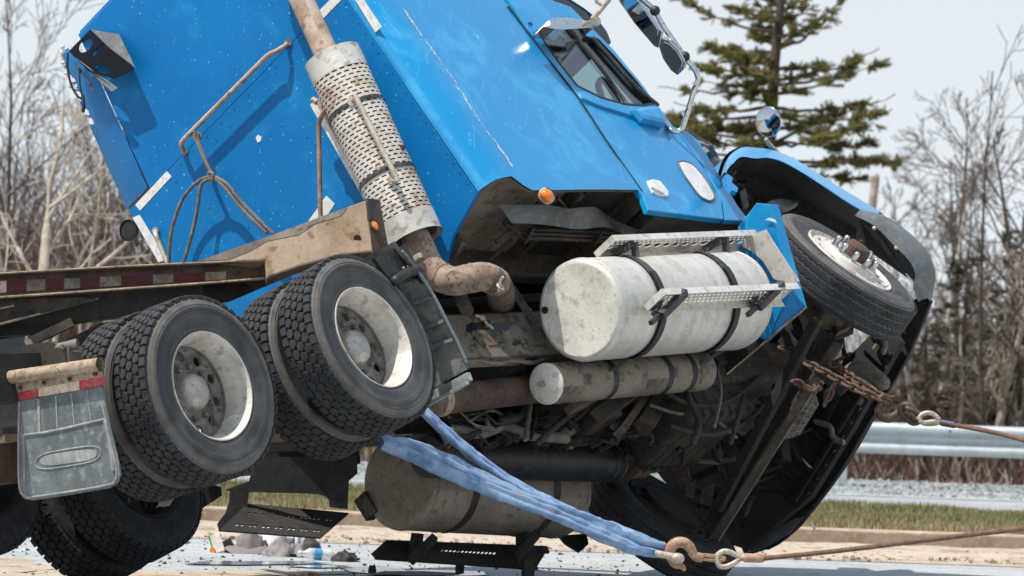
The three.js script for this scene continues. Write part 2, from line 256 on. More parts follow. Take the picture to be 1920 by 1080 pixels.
// ---- wheels
const TR = 0.51;
function tyreShape(drive) {                           // lathe about z, outer face at z = 0
  const w = 0.27, p = [[0.292, -w + 0.03], [0.34, -w + 0.005], [0.42, -w], [0.47, -w + 0.012], [TR - 0.028, -w + 0.03]];
  const t = drive ? TR - 0.017 : TR; p.push([t, -w + 0.045]);
  if (drive) p.push([t + 0.001, -w / 2]);
  p.push([t, -0.045], [TR - 0.024, -0.026], [TR - 0.034, -0.019], [TR - 0.036, -0.014], [0.458, -0.008], [0.452, -0.0035], [0.445, -0.0055], [0.436, -0.0015], [0.428, -0.0035], [0.395, 0], [0.388, -0.003], [0.35, -0.006], [0.318, -0.014], [0.306, -0.022], [0.300, -0.028], [0.292, -0.04]);
  return toCreasedNormals(lathe(p, 'z', 96), 0.6);
}
function treadBlocks() {                              // five interlocking rows of lugs
  const w = 0.27, wc = -w / 2, n = 50, out = [], base = TR - 0.019, G = [];
  const rows = [[-0.094, 0.041, 0], [-0.047, 0.044, 0.5], [0, 0.044, 0], [0.047, 0.044, 0.5], [0.094, 0.041, 0]];
  const pos = [], idx = []; const da = Math.PI * 2 / n;
  for (const [c, bw, off] of rows) for (let i = 0; i < n; i++) {
    const sh = Math.abs(c) > 0.08, a0 = (i + off) * da, s = Math.sign(c) || 1;
    const hw = bw / 2, ha = da * 0.445;
    const poly = sh ? [[-hw, -ha * 0.95], [0, -ha * 1.05], [hw, -ha * 0.8], [hw, ha * 0.9], [0, ha * 0.85], [-hw, ha * 0.98]].map(q => [q[0] * s, q[1]])
      : [[-hw, -ha * 0.45], [-hw * 0.15, -ha * 1.12], [hw, -ha * 0.62], [hw, ha * 0.45], [hw * 0.15, ha * 1.12], [-hw, ha * 0.62]];
    const o = pos.length / 3, cx = 0;
    for (const [k, r, f] of [[0, base, 1], [1, TR - 0.0025, 0.97], [2, TR, 0.87]]) for (const q of poly) { const a = a0 + q[1] * f, z = wc + c + q[0] * f; const R = r - (sh && Math.abs(c + q[0] * f) > 0.1 ? 0.004 : 0); pos.push(Math.cos(a) * R, Math.sin(a) * R, z); }
    const flipit = sh && s < 0;
    for (let l = 0; l < 2; l++) for (let k = 0; k < 6; k++) { const a = o + l * 6 + k, b = o + l * 6 + (k + 1) % 6; idx.push(a, b, b + 6, a, b + 6, a + 6); }
    for (let k = 1; k < 5; k++) idx.push(o + 12, o + 12 + k, o + 12 + k + 1);
  }
  const g = new THREE.BufferGeometry(); g.setAttribute('position', new THREE.Float32BufferAttribute(pos, 3)); g.setIndex(idx); return fin(g, true);
}
function ribTread() {                                 // steer tyre: wavy grooves between ribs
  const w = 0.27, gr = [-0.075, -0.027, 0.027, 0.075];
  return surf((u, v) => { const a = u * Math.PI * 2, z = (v - 0.5) * 0.224; let d = 0;
    for (const g of gr) { const zz = g + 0.0045 * Math.asin(Math.sin(a * 60)) / 1.57; d = Math.max(d, 1 - sstep(0.003, 0.0065, Math.abs(z - zz))); }
    const ed = sstep(0.095, 0.112, Math.abs(z)); const R = TR + 0.004 - d * 0.013 - ed * 0.012; return V(Math.cos(a) * R, Math.sin(a) * R, z - w / 2); }, 480, 90);
}
const driveTyre = fin(tyreShape(true)), steerTyre = fin(tyreShape(false)), lugs = treadBlocks(), ribs = fin(ribTread());
const dishRim = fin(toCreasedNormals(lathe([[0.286, -0.245], [0.284, -0.2], [0.268, -0.19], [0.258, -0.17], [0.262, -0.1], [0.276, -0.075], [0.283, -0.045], [0.287, -0.03], [0.298, -0.012], [0.303, -0.012], [0.304, -0.018], [0.300, -0.03]], 'z', 72), 0.5));
function discShape(r, holes, hr, hrad) { const s = new THREE.Shape(); s.absarc(0, 0, r, 0, Math.PI * 2); for (let i = 0; i < holes; i++) { const a = (i + 0.3) / holes * Math.PI * 2, h = new THREE.Path(); h.absellipse(Math.cos(a) * hr, Math.sin(a) * hr, hrad[0], hrad[1], 0, Math.PI * 2, true, a); s.holes.push(h); } return new THREE.ExtrudeGeometry(s, { depth: 0.012, bevelEnabled: true, bevelSize: 0.003, bevelThickness: 0.003, bevelSegments: 1, curveSegments: 40 }); }
const dishDisc = fin(mergeGeometries([fin(discShape(0.26, 10, 0.205, [0.03, 0.03]).translate(0, 0, -0.2)), fin(lathe([[0.115, -0.19], [0.12, -0.183], [0.165, -0.181], [0.172, -0.19]], 'z', 40))]));
const hubDome = fin(lathe([[0, -0.098], [0.04, -0.103], [0.07, -0.113], [0.092, -0.13], [0.103, -0.155], [0.106, -0.19], [0.116, -0.195]], 'z', 36));
const nutsDish = (() => { const l = []; for (let i = 0; i < 10; i++) { const a = i / 10 * Math.PI * 2; l.push(cyl(V(Math.cos(a) * 0.143, Math.sin(a) * 0.143, -0.19), V(Math.cos(a) * 0.143, Math.sin(a) * 0.143, -0.155), 0.017, 0.015, 6)); } return merge(l); })();
for (const g of [dishRim, driveTyre, lugs, dishDisc, nutsDish, hubDome]) g.userData.raw = true;
function wheel(fr, zOff, spin, dish, extra = true) {
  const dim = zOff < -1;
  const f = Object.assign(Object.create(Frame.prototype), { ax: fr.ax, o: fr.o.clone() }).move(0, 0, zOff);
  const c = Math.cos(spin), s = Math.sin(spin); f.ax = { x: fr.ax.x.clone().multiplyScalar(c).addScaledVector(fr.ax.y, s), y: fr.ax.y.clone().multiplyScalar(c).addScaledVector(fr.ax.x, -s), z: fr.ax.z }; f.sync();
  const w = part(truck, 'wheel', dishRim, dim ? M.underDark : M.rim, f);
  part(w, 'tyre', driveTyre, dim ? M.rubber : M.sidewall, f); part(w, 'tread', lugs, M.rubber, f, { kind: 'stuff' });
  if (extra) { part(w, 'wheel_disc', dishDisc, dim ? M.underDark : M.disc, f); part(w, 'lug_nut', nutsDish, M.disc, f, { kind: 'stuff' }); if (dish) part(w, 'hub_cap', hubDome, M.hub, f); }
  return w;
}
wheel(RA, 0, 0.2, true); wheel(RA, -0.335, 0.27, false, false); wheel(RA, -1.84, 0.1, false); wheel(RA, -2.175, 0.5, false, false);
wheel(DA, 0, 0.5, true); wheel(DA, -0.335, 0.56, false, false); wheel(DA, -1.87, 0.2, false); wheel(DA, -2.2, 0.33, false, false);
// steer wheels
const steerDisc = (() => { const l = [fin(lathe([[0.300, -0.03], [0.304, -0.018], [0.303, -0.008], [0.294, -0.006], [0.286, -0.026], [0.262, -0.034], [0.256, -0.022]], 'z', 72))];
  const s = new THREE.Shape(); s.absarc(0, 0, 0.258, 0, Math.PI * 2);
  for (let i = 0; i < 10; i++) { const a = (i + 0.35) / 10 * Math.PI * 2, h = new THREE.Path(); h.absellipse(Math.cos(a) * 0.222, Math.sin(a) * 0.222, 0.021, 0.04, 0, Math.PI * 2, true, a); s.holes.push(h); }
  l.push(fin(new THREE.ExtrudeGeometry(s, { depth: 0.01, bevelEnabled: true, bevelSize: 0.004, bevelThickness: 0.004, bevelSegments: 2, curveSegments: 48 }).translate(0, 0, -0.03)));
  l.push(fin(lathe([[0.186, -0.018], [0.18, 0.008], [0.17, 0.018], [0.09, 0.02], [0.085, 0.0]], 'z', 48))); return mergeGeometries(l); })();
for (const g of [steerDisc, steerTyre, ribs]) g.userData.raw = true;
function steerWheel(zOff, near) {
  const f = Object.assign(Object.create(Frame.prototype), { ax: ST.ax, o: ST.o.clone() }).move(0, 0, zOff); f.M.scale(V(1.035, 1.035, 1.035));
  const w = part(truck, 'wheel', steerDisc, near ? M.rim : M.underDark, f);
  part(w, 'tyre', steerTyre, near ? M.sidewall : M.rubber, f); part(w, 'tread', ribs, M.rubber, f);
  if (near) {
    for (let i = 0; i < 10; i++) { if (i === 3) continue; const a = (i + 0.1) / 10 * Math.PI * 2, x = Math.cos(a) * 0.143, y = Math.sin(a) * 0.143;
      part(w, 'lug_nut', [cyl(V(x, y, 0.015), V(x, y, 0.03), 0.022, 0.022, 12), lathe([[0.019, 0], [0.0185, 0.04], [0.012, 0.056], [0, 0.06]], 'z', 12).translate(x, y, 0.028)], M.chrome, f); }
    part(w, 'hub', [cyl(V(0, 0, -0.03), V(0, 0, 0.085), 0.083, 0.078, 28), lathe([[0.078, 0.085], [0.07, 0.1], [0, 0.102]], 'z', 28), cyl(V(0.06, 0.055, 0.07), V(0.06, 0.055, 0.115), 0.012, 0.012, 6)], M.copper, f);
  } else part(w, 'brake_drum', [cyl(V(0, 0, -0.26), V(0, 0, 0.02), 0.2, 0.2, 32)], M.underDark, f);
  return w;
}
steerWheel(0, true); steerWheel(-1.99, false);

// ---- sleeper and cab body (cab frame: x forward, y up, z towards the lifted side)
const XB = -0.6, SEAM = 2.30, TOP = 3.46;
const c_ = (px, py) => CB.on('x', XB, px, py);
const backWall = part(truck, 'back_wall', slab('x', XB, [V(0, SEAM - 0.004, -1.035), V(0, SEAM - 0.004, 1.0), c_(895, 361), c_(850, 440), c_(836, 490), V(0, 0.50, 0.4), V(0, 0.46, -1.0)], -0.03), M.blueBack, CB);
const cr0 = c_(275, 345), cr1 = c_(188, 152), cr2 = V(XB, TOP - 0.03, cr1.z + 0.045);
part(truck, 'fairing_panel', slab('x', XB + 0.006, [V(0, SEAM + 0.003, cr0.z), V(0, cr1.y, cr1.z), V(0, TOP - 0.055, cr2.z), V(0, TOP - 0.05, 1.0), V(0, SEAM + 0.003, 1.0)], -0.03), M.blueBack, CB);
{ // slanting corner strip of the roof fairing
  const xo = XB + 0.22, o = (px, py) => CB.on('x', xo, px, py);
  const outer = [o(240, 396), o(206, 322), o(170, 240), o(138, 165), o(121, 122), o(117, 100), o(122, 90)], inner = [V(XB + 0.004, cr0.y - 0.02, cr0.z - 0.012), c_(252, 296), c_(231, 248), c_(209, 200), cr1, c_(178, 126), c_(172, 108)];
  part(truck, 'corner_panel', surf((u, v) => { const f = u * 6, i = Math.min(5, Math.floor(f)), t = f - i; const a = inner[i].clone().lerp(inner[i + 1], t), b = outer[i].clone().lerp(outer[i + 1], t); const q = a.lerp(b, v); q.x -= Math.sin(v * Math.PI) * 0.02; return q; }, 24, 8), M.blueBack, CB);
  const top = [V(XB + 0.03, TOP - 0.055, cr2.z), V(XB + 0.03, TOP - 0.05, 1.0)];
  part(truck, 'roof_edge', [bar(V(XB + 0.03, TOP - 0.06, cr2.z + 0.02), V(XB + 0.03, TOP - 0.055, 1.0), 0.05, 0.03), surf((u, v) => V(XB + 0.05 + v * 0.9, TOP - 0.06 + 0.05 * v, lerp(cr2.z + 0.06, 1.05, u)), 12, 4)], M.blueTrim, CB);
  seed(301); const bits = []; for (let i = 0; i < 46; i++) { const t = rnd(), f = 3 + t * 3, k = Math.min(5, Math.floor(f)), p = outer[k].clone().lerp(outer[Math.min(6, k + 1)], f - k); const g = new THREE.IcosahedronGeometry(rr(0.008, 0.02), 0); g.scale(rr(0.6, 1.4), rr(0.6, 1.6), rr(0.6, 1.2)); g.rotateX(rr(0, 3)); bits.push(g.translate(p.x + rr(-0.012, 0.02), p.y + rr(-0.015, 0.015), p.z + rr(-0.014, 0.01))); }
  part(truck, 'torn_foam', bits, M.foam, CB, { kind: 'stuff', label: 'torn white foam along the broken fairing edge' });
  const chips = []; for (let i = 0; i < 26; i++) { const t = rnd(); const p = outer[2].clone().lerp(outer[4], t).lerp(inner[3].clone(), rr(0.03, 0.22)); const g = new THREE.CircleGeometry(rr(0.008, 0.02), 5); g.scale(rr(0.5, 1), rr(0.8, 2), 1); g.rotateY(-Math.PI / 2); chips.push(g.translate(p.x - 0.028, p.y, p.z)); }
  part(truck, 'paint_chip', chips, M.whiteTape, CB, { kind: 'stuff' });
  // left wall of the sleeper, far from the sun
  part(truck, 'far_side_wall', surf((u, v) => V(lerp(XB + 0.06 + 0.12 * sstep(2.2, 2.5, lerp(0.46, 3.3, u)), 2.2, v), lerp(0.46, 3.3, u), lerp(-1.0, -0.72, sstep(2.25, 3.35, lerp(0.46, 3.3, u)))), 10, 16), M.blueTrim, CB);
}
// the big side wall with its rounded corner
const dA = CB.on('z', 1.12, 953, 13), dB = CB.on('z', 1.12, 1083, 182), dC = CB.on('z', 1.12, 1203, 358);
{
  const prof = []; for (let i = 0; i <= 10; i++) { const a = i / 10 * Math.PI / 2; prof.push([XB + 0.30 * (1 - Math.cos(a)), 1.0 + 0.125 * Math.sin(a)]); }
  for (let i = 1; i <= 12; i++) prof.push([lerp(XB + 0.3, dB.x - 0.004, i / 12), 1.125 + 0.012 * Math.sin(i / 12 * Math.PI)]);
  const low = (x) => { const k = [[XB, c_(895, 361).y], [-0.5, 0.755], [-0.36, 0.765], [-0.3, 0.70], [-0.24, 0.66], [0.1, 0.675], [0.9, 0.725], [1.03, 0.735], [1.1, 0.72]]; for (let i = 1; i < k.length; i++) if (x <= k[i][0]) return lerp(k[i - 1][1], k[i][1], (x - k[i - 1][0]) / (k[i][0] - k[i - 1][0])); return k[k.length - 1][1]; };
  const seamX = y => y > dB.y ? lerp(dB.x, dA.x, (y - dB.y) / (dA.y - dB.y)) : lerp(dC.x, dB.x, (y - dC.y) / (dB.y - dC.y));
  const N = prof.length - 1;
  const f = off => (u, v) => { const k = u * N, i = Math.min(N - 1, Math.floor(k)), t = k - i; let x = lerp(prof[i][0], prof[i + 1][0], t), z = lerp(prof[i][1], prof[i + 1][1], t); const y = lerp(low(x), TOP, v); const s = sstep(0.2, dB.x, x); x += s * (seamX(y) - dB.x); return V(x + (x < XB + 0.2 ? off : 0), y, z - off - 0.04 * sstep(2.2, 3.4, y)); };
  part(truck, 'side_wall', surf(f(0), 88, 24), M.blueSide, CB);
  part(truck, 'side_wall_lining', surf(f(0.022), 44, 6), M.underPale, CB);
  // worn stripe of bare primer beside the corner
  seed(311); const bare = []; for (let i = 0; i < 190; i++) { const y = rr(0.85, 2.5), g = new THREE.CircleGeometry(rr(0.0015, 0.006) * (0.4 + vnoise(y * 5, 3, 64, 2)), 6); g.scale(rr(0.5, 1.1), rr(1.2, 5), 1); bare.push(g.translate(XB + 0.31 + rr(-0.012, 0.012) + 0.01 * Math.sin(y * 9), y, 1.1275)); }
  part(truck, 'bare_primer', bare, M.whiteTape, CB, { kind: 'stuff' });
}
{ // rivets
  seed(315); const l = [], rv = (x, y, z) => { const g = new THREE.SphereGeometry(0.0048, 8, 4, 0, Math.PI * 2, 0, Math.PI / 2); g.rotateZ(Math.PI / 2); l.push(g.translate(x, y, z)); };
  for (let y = 0.82; y < 2.9; y += 0.078) rv(XB, y, 0.972 + rr(-0.002, 0.002));
  for (let z = -0.95; z < 0.97; z += 0.13) { rv(XB, SEAM - 0.035, z); if (rnd() < 0.5) if (z > -0.7 && z < 0.5) rv(XB, SEAM - 0.09 + rr(-0.02, 0.01), z + 0.04); }
  for (let y = 1.5; y < 2.25; y += 0.1) rv(XB, y, -0.965);
  for (let i = 0; i < 14; i++) rv(XB, rr(1.1, 2.1), rr(-0.8, 0.8));
  part(truck, 'rivet', l, M.blackSteel, CB, { kind: 'stuff' });
}
// white reflective tapes at the four corners of the lower panel
{
  const tp = px => slab('x', XB - 0.003, outline(CB, 'x', XB, px), -0.003);
  part(truck, 'reflective_tape', tp([[254, 384], [313, 321], [322, 331], [263, 395]]), M.whiteTape, CB);
  part(truck, 'reflective_tape', tp([[249, 408], [262, 403], [313, 486], [298, 492]]), M.whiteTape, CB);
  part(truck, 'reflective_tape', tp([[597, 22], [640, -22], [650, -10], [606, 35]]), M.whiteTape, CB);
  part(truck, 'reflective_tape', tp([[664, -4], [676, -10], [716, 50], [704, 61]]), M.whiteTape, CB);
  part(truck, 'reflective_tape', tp([[575, 420], [612, 367], [628, 382], [604, 420]]), M.whiteTape, CB);
  part(truck, 'sticker', tp([[480, 258], [484, 253], [491, 257], [489, 265], [483, 267]]), M.whiteTape, CB);
  part(truck, 'dark_seam', slab('x', XB + 0.012, [V(0, SEAM - 0.02, -1.03), V(0, SEAM + 0.02, -1.03), V(0, SEAM + 0.02, 1.0), V(0, SEAM - 0.02, 1.0)], -0.004), M.black, CB);
}
// broken lamp bracket at the top corner of the fairing
{
  const b = (px, py, x) => CB.on('x', x, px, py), x0 = XB - 0.004, x1 = XB - 0.13;
  const P = [b(129, 98, x0), b(168, 54, x0), b(252, 127, x1), b(214, 172, x1)];
  const br = part(truck, 'lamp_bracket', [plate([b(129, 96, x0), b(169, 55, x0), b(206, 90, x0 - 0.08), b(166, 134, x0 - 0.08)], 0.006, [[0.52, 0.28, 0.28, 0.2], [0.7, 0.72, 0.3, 0.06]])], M.pitch, CB);
  part(br, 'upper_flange', plate([b(169, 55, x0), b(223, 64, x0 - 0.03), b(254, 127, x1), b(206, 90, x0 - 0.08)], 0.005), M.greyPlastic, CB);
  part(br, 'inner_plate', plate([b(166, 134, x0 - 0.08), b(206, 90, x0 - 0.08), b(252, 129, x1), b(213, 148, x1)], 0.005, [[0.25, 0.35, 0.16, 0.3]]), M.pitch, CB);
  part(br, 'lower_flange', plate([b(129, 98, x0), b(166, 128, x0 - 0.08), b(219, 166, x1), b(209, 172, x1)], 0.006), M.greyPlastic, CB);
  part(br, 'stay', [bar(b(139, 118, x0), b(170, 158, x0 - 0.02), 0.012, 0.006), bar(b(151, 130, x0), b(176, 170, x0 - 0.02), 0.01, 0.006)], M.blackSteel, CB);
  part(br, 'cable', [tube([b(127, 100, x0 - 0.02), b(127, 130, x0 - 0.03), b(134, 160, x0 - 0.03), b(146, 181, x0 - 0.02), b(156, 185, x0)], 0.0075, 8), tube([b(149, 128, x0 - 0.02), b(150, 160, x0 - 0.02), b(155, 184, x0)], 0.005, 6), tube([b(155, 180, x0), b(157, 198, x0 - 0.01), b(156, 208, x0)], 0.011, 8)], M.black, CB);
}
// the long grab bar with the air lines hanging from it
{
  const b = (px, py, x = XB - 0.085) => CB.on('x', x, px, py);
  const gb = part(truck, 'grab_bar', tube([b(346, 287, XB), b(341, 276, XB - 0.05), b(341, 267), b(352, 254), b(420, 186), b(498, 108), b(516, 97), b(532, 88, XB - 0.05), b(540, 80, XB)], 0.0155, 10, 8, 0.35), M.stack, CB);
  parts(gb, 'bolt', [cyl(b(346, 284, XB - 0.02), b(346, 284, XB + 0.01), 0.02, 0.02, 10), cyl(b(540, 80, XB - 0.02), b(540, 80, XB + 0.01), 0.022, 0.022, 10)], M.stack, CB);
  const gb2 = part(truck, 'grab_handle', tube([b(292, 432, XB), b(292, 440), b(298, 455), b(308, 480), b(318, 498)], 0.016, 10), M.galvRing, CB); part(gb2, 'bolt', cyl(b(291, 432, XB - 0.03), b(291, 432, XB), 0.022, 0.022, 10), M.galvRing, CB);
  const x = XB - 0.11, L = pts => tube(pts.map(p => b(p[0], p[1], p[2] ?? x)), 0.0115, 8, 10);
  const ln = part(truck, 'air_line', L([[397, 330], [372, 340], [343, 372], [325, 420], [318, 460], [316, 500]]), M.hose, CB);
  part(truck, 'air_line', L([[398, 334], [378, 345], [371, 385], [362, 430], [348, 480], [340, 500]]), M.hose, CB);
  part(truck, 'air_line', L([[400, 330], [425, 345], [452, 378], [485, 412], [512, 438]]), M.hose, CB);
  part(truck, 'air_line', L([[402, 333], [424, 354], [450, 387], [478, 416], [500, 436]]), M.hose, CB);
  part(truck, 'cord', [tube([[365, 248], [368, 262], [380, 292], [392, 318], [398, 332]].map(p => b(p[0], p[1], XB - 0.1)), 0.009, 8), tube([[371, 250], [374, 268], [386, 300], [396, 322], [401, 334]].map(p => b(p[0], p[1], XB - 0.1)), 0.008, 8), tube([[362, 254], [372, 250], [377, 258], [366, 262], [362, 254]].map(p => b(p[0], p[1], XB - 0.085)), 0.008, 8), new THREE.TorusGeometry(0.026, 0.012, 8, 14).rotateY(1.2).translate(...b(396, 331, XB - 0.11).toArray())], M.hose, CB);
}
// door: skin, window, hinge line
const ZD = 1.13, d_ = (px, py, z = ZD) => CB.on('z', z, px, py);
{
  const win = [[1006, 56], [1046, 60], [1090, 66], [1121, 72], [1150, 102], [1192, 150], [1228, 195], [1208, 199], [1172, 197], [1126, 184], [1082, 162], [1050, 122], [1022, 84]];
  const ol = [[948, -10], [1003, -12], [1034, 0], [1070, 12], [1102, 44], [1150, 92], [1200, 152], [1262, 236], [1281, 262], [1324, 322], [1353, 373], [1357, 411], [1330, 408], [1216, 394], [1206, 368], [1083, 181], [1040, 124], [1000, 72]];
  const door = part(truck, 'door', slab('z', ZD, outline(CB, 'z', ZD, ol), 0.045, [outline(CB, 'z', ZD, win)], 0.006), M.blueSide, CB);
  const cen = V(); const wp = outline(CB, 'z', ZD, win); wp.forEach(p => cen.add(p)); cen.multiplyScalar(1 / wp.length);
  const ring = wp.map(p => p.clone().lerp(cen, 0.03));
  part(door, 'window_seal', slab('z', ZD + 0.004, wp.map(p => p.clone().lerp(cen, -0.005)), 0.03, [ring], 0.004), M.black, CB);
  const wn = part(door, 'window', slab('z', ZD - 0.02, ring, 0.005), M.glass, CB);
  part(door, 'window_channel', [tube([d_(1112, 72), d_(1150, 115), d_(1195, 165), d_(1232, 196)], 0.016, 8), tube([d_(1088, 74), d_(1130, 128), d_(1168, 180), d_(1178, 196)].map(p => p.add(V(0, 0, -0.01))), 0.013, 8)], M.blackSteel, CB);
  part(door, 'trim_strip', tube([[1003, 60], [1000, 48], [992, 42], [988, 46], [992, 58], [1010, 82]].map(p => d_(p[0], p[1], ZD + 0.004)), 0.008, 6), M.blueTrim, CB);
  part(door, 'belt_moulding', slab('z', ZD + 0.018, outline(CB, 'z', ZD, [[1084, 178], [1090, 175], [1130, 190], [1190, 206], [1200, 214], [1196, 224], [1130, 204], [1088, 187]]), 0.022, [], 0.005), M.blueSide, CB);
  part(door, 'seam_gap', [tube([[953, 13], [1010, 88], [1083, 182], [1140, 268], [1203, 358]].map(p => d_(p[0], p[1], ZD - 0.001)), 0.0075, 6)], M.black, CB);
  part(door, 'handle', [slab('z', ZD + 0.012, outline(CB, 'z', ZD, [[1212, 341], [1222, 338], [1236, 341], [1251, 360], [1252, 369], [1238, 369], [1222, 362]]), 0.02, [], 0.005), bar(d_(1221, 350, ZD + 0.02), d_(1245, 362, ZD + 0.02), 0.012, 0.012)], M.whiteTape, CB);
  const pw = [[1271, 304], [1280, 302], [1298, 309], [1318, 331], [1336, 360], [1339, 372], [1331, 377], [1314, 370], [1295, 346], [1279, 322]];
  part(door, 'lower_window', slab('z', ZD + 0.006, outline(CB, 'z', ZD, pw), 0.012, [], 0.004), M.whiteTape, CB, { label: 'oval lower window of the door, milky with dust' });
  part(door, 'lower_window_frame', tube([...pw, pw[0]].map(p => d_(p[0], p[1], ZD + 0.004)), 0.007, 6, 4), M.greyPlastic, CB);
  // cowl strip ahead of the door
  part(truck, 'cowl_panel', slab('z', ZD - 0.004, outline(CB, 'z', ZD, [[1264, 236], [1290, 246], [1310, 262], [1384, 384], [1402, 408], [1398, 413], [1360, 412], [1356, 373], [1327, 322], [1284, 262]]), 0.04, [], 0.006), M.blueSide, CB);
  // cab inside and out of sight: pillars, roof, windscreen, dash, seat
  const A0 = d_(1121, 70), A1 = d_(1236, 200);
  const zz = (p, z) => V(p.x, p.y, z);
  part(truck, 'roof', [slab('y', 2.42, [V(XB + 0.9, 0, -1.05), V(A0.x - 0.05, 0, -1.05), V(A0.x - 0.05, 0, 1.05), V(XB + 0.9, 0, 1.05)], 0.05)], M.blueTrim, CB);
  part(truck, 'pillar', [bar(zz(A0, 1.06), zz(A1, 1.06), 0.06, 0.1), bar(zz(A0, -1.06), zz(A1, -1.06), 0.06, 0.1), bar(zz(A0, 0), zz(A1, 0), 0.03, 0.04), bar(V(A0.x, A0.y + 0.1, -1.06), V(A0.x, A0.y + 0.1, 1.06), 0.2, 0.06)], M.black, CB);
  part(truck, 'windscreen', plate([zz(A0, -1.04), zz(A0, 1.03), zz(A1, 1.03), zz(A1, -1.04)].map(p => p.add(V(0.02, 0.02, 0))), 0.006), M.glass, CB);
  part(truck, 'dashboard', [box(A1.x - 0.42, A1.x + 0.06, 0.8, A1.y - 0.06, -1.05, 1.05, 0.05)], M.black, CB);
  part(truck, 'steering_wheel', new THREE.TorusGeometry(0.22, 0.02, 10, 36).rotateY(1.1).translate(A1.x - 0.5, A1.y + 0.02, -0.5), M.black, CB);
  part(truck, 'grab_handle', tube([d_(1128, 182, 0.95), d_(1122, 160, 0.95), d_(1128, 150, 0.95), d_(1140, 160, 0.95), d_(1158, 190, 0.95)], 0.022, 8), M.black, CB);
  part(truck, 'seat', [box(0.95, 1.1, 0.9, 1.9, 0.3, 0.85, 0.05), box(0.95, 1.5, 0.85, 1.05, 0.3, 0.85, 0.05)], M.underPale, CB);
  part(truck, 'cab_bulkhead', [box(0.62, 0.66, 0.8, 2.4, -1.05, 1.05), box(0.62, A1.x, 0.78, 0.82, -1.05, 1.06)], M.underDark, CB);
  // sun visor over the windscreen
  const z0 = 1.0; const vp = (l, o) => l.map(p => CB.on('z', z0, p[0], p[1]).add(V(o, o, 0)));
  const curve = [[1040, -14], [1070, 6], [1095, 22], [1118, 40], [1138, 66], [1142, 82]];
  const sheet = o => { const P = vp(curve, o); return surf((u, v) => { const f = v * 5, i = Math.min(4, Math.floor(f)); const p = P[i].clone().lerp(P[i + 1], f - i); return V(p.x, p.y, lerp(-0.95, 1.0, u)); }, 6, 20); };
  const vz = part(truck, 'sun_visor', [sheet(0.02), slab('z', z0, vp([[1040, -14], [1070, 4], [1095, 20], [1120, 40], [1140, 64], [1146, 80], [1138, 84], [1122, 66], [1100, 56], [1080, 50], [1055, 22]], 0), 0.02)], M.black, CB);
  part(vz, 'visor_skin', sheet(0.035), M.blueTrim, CB);
}
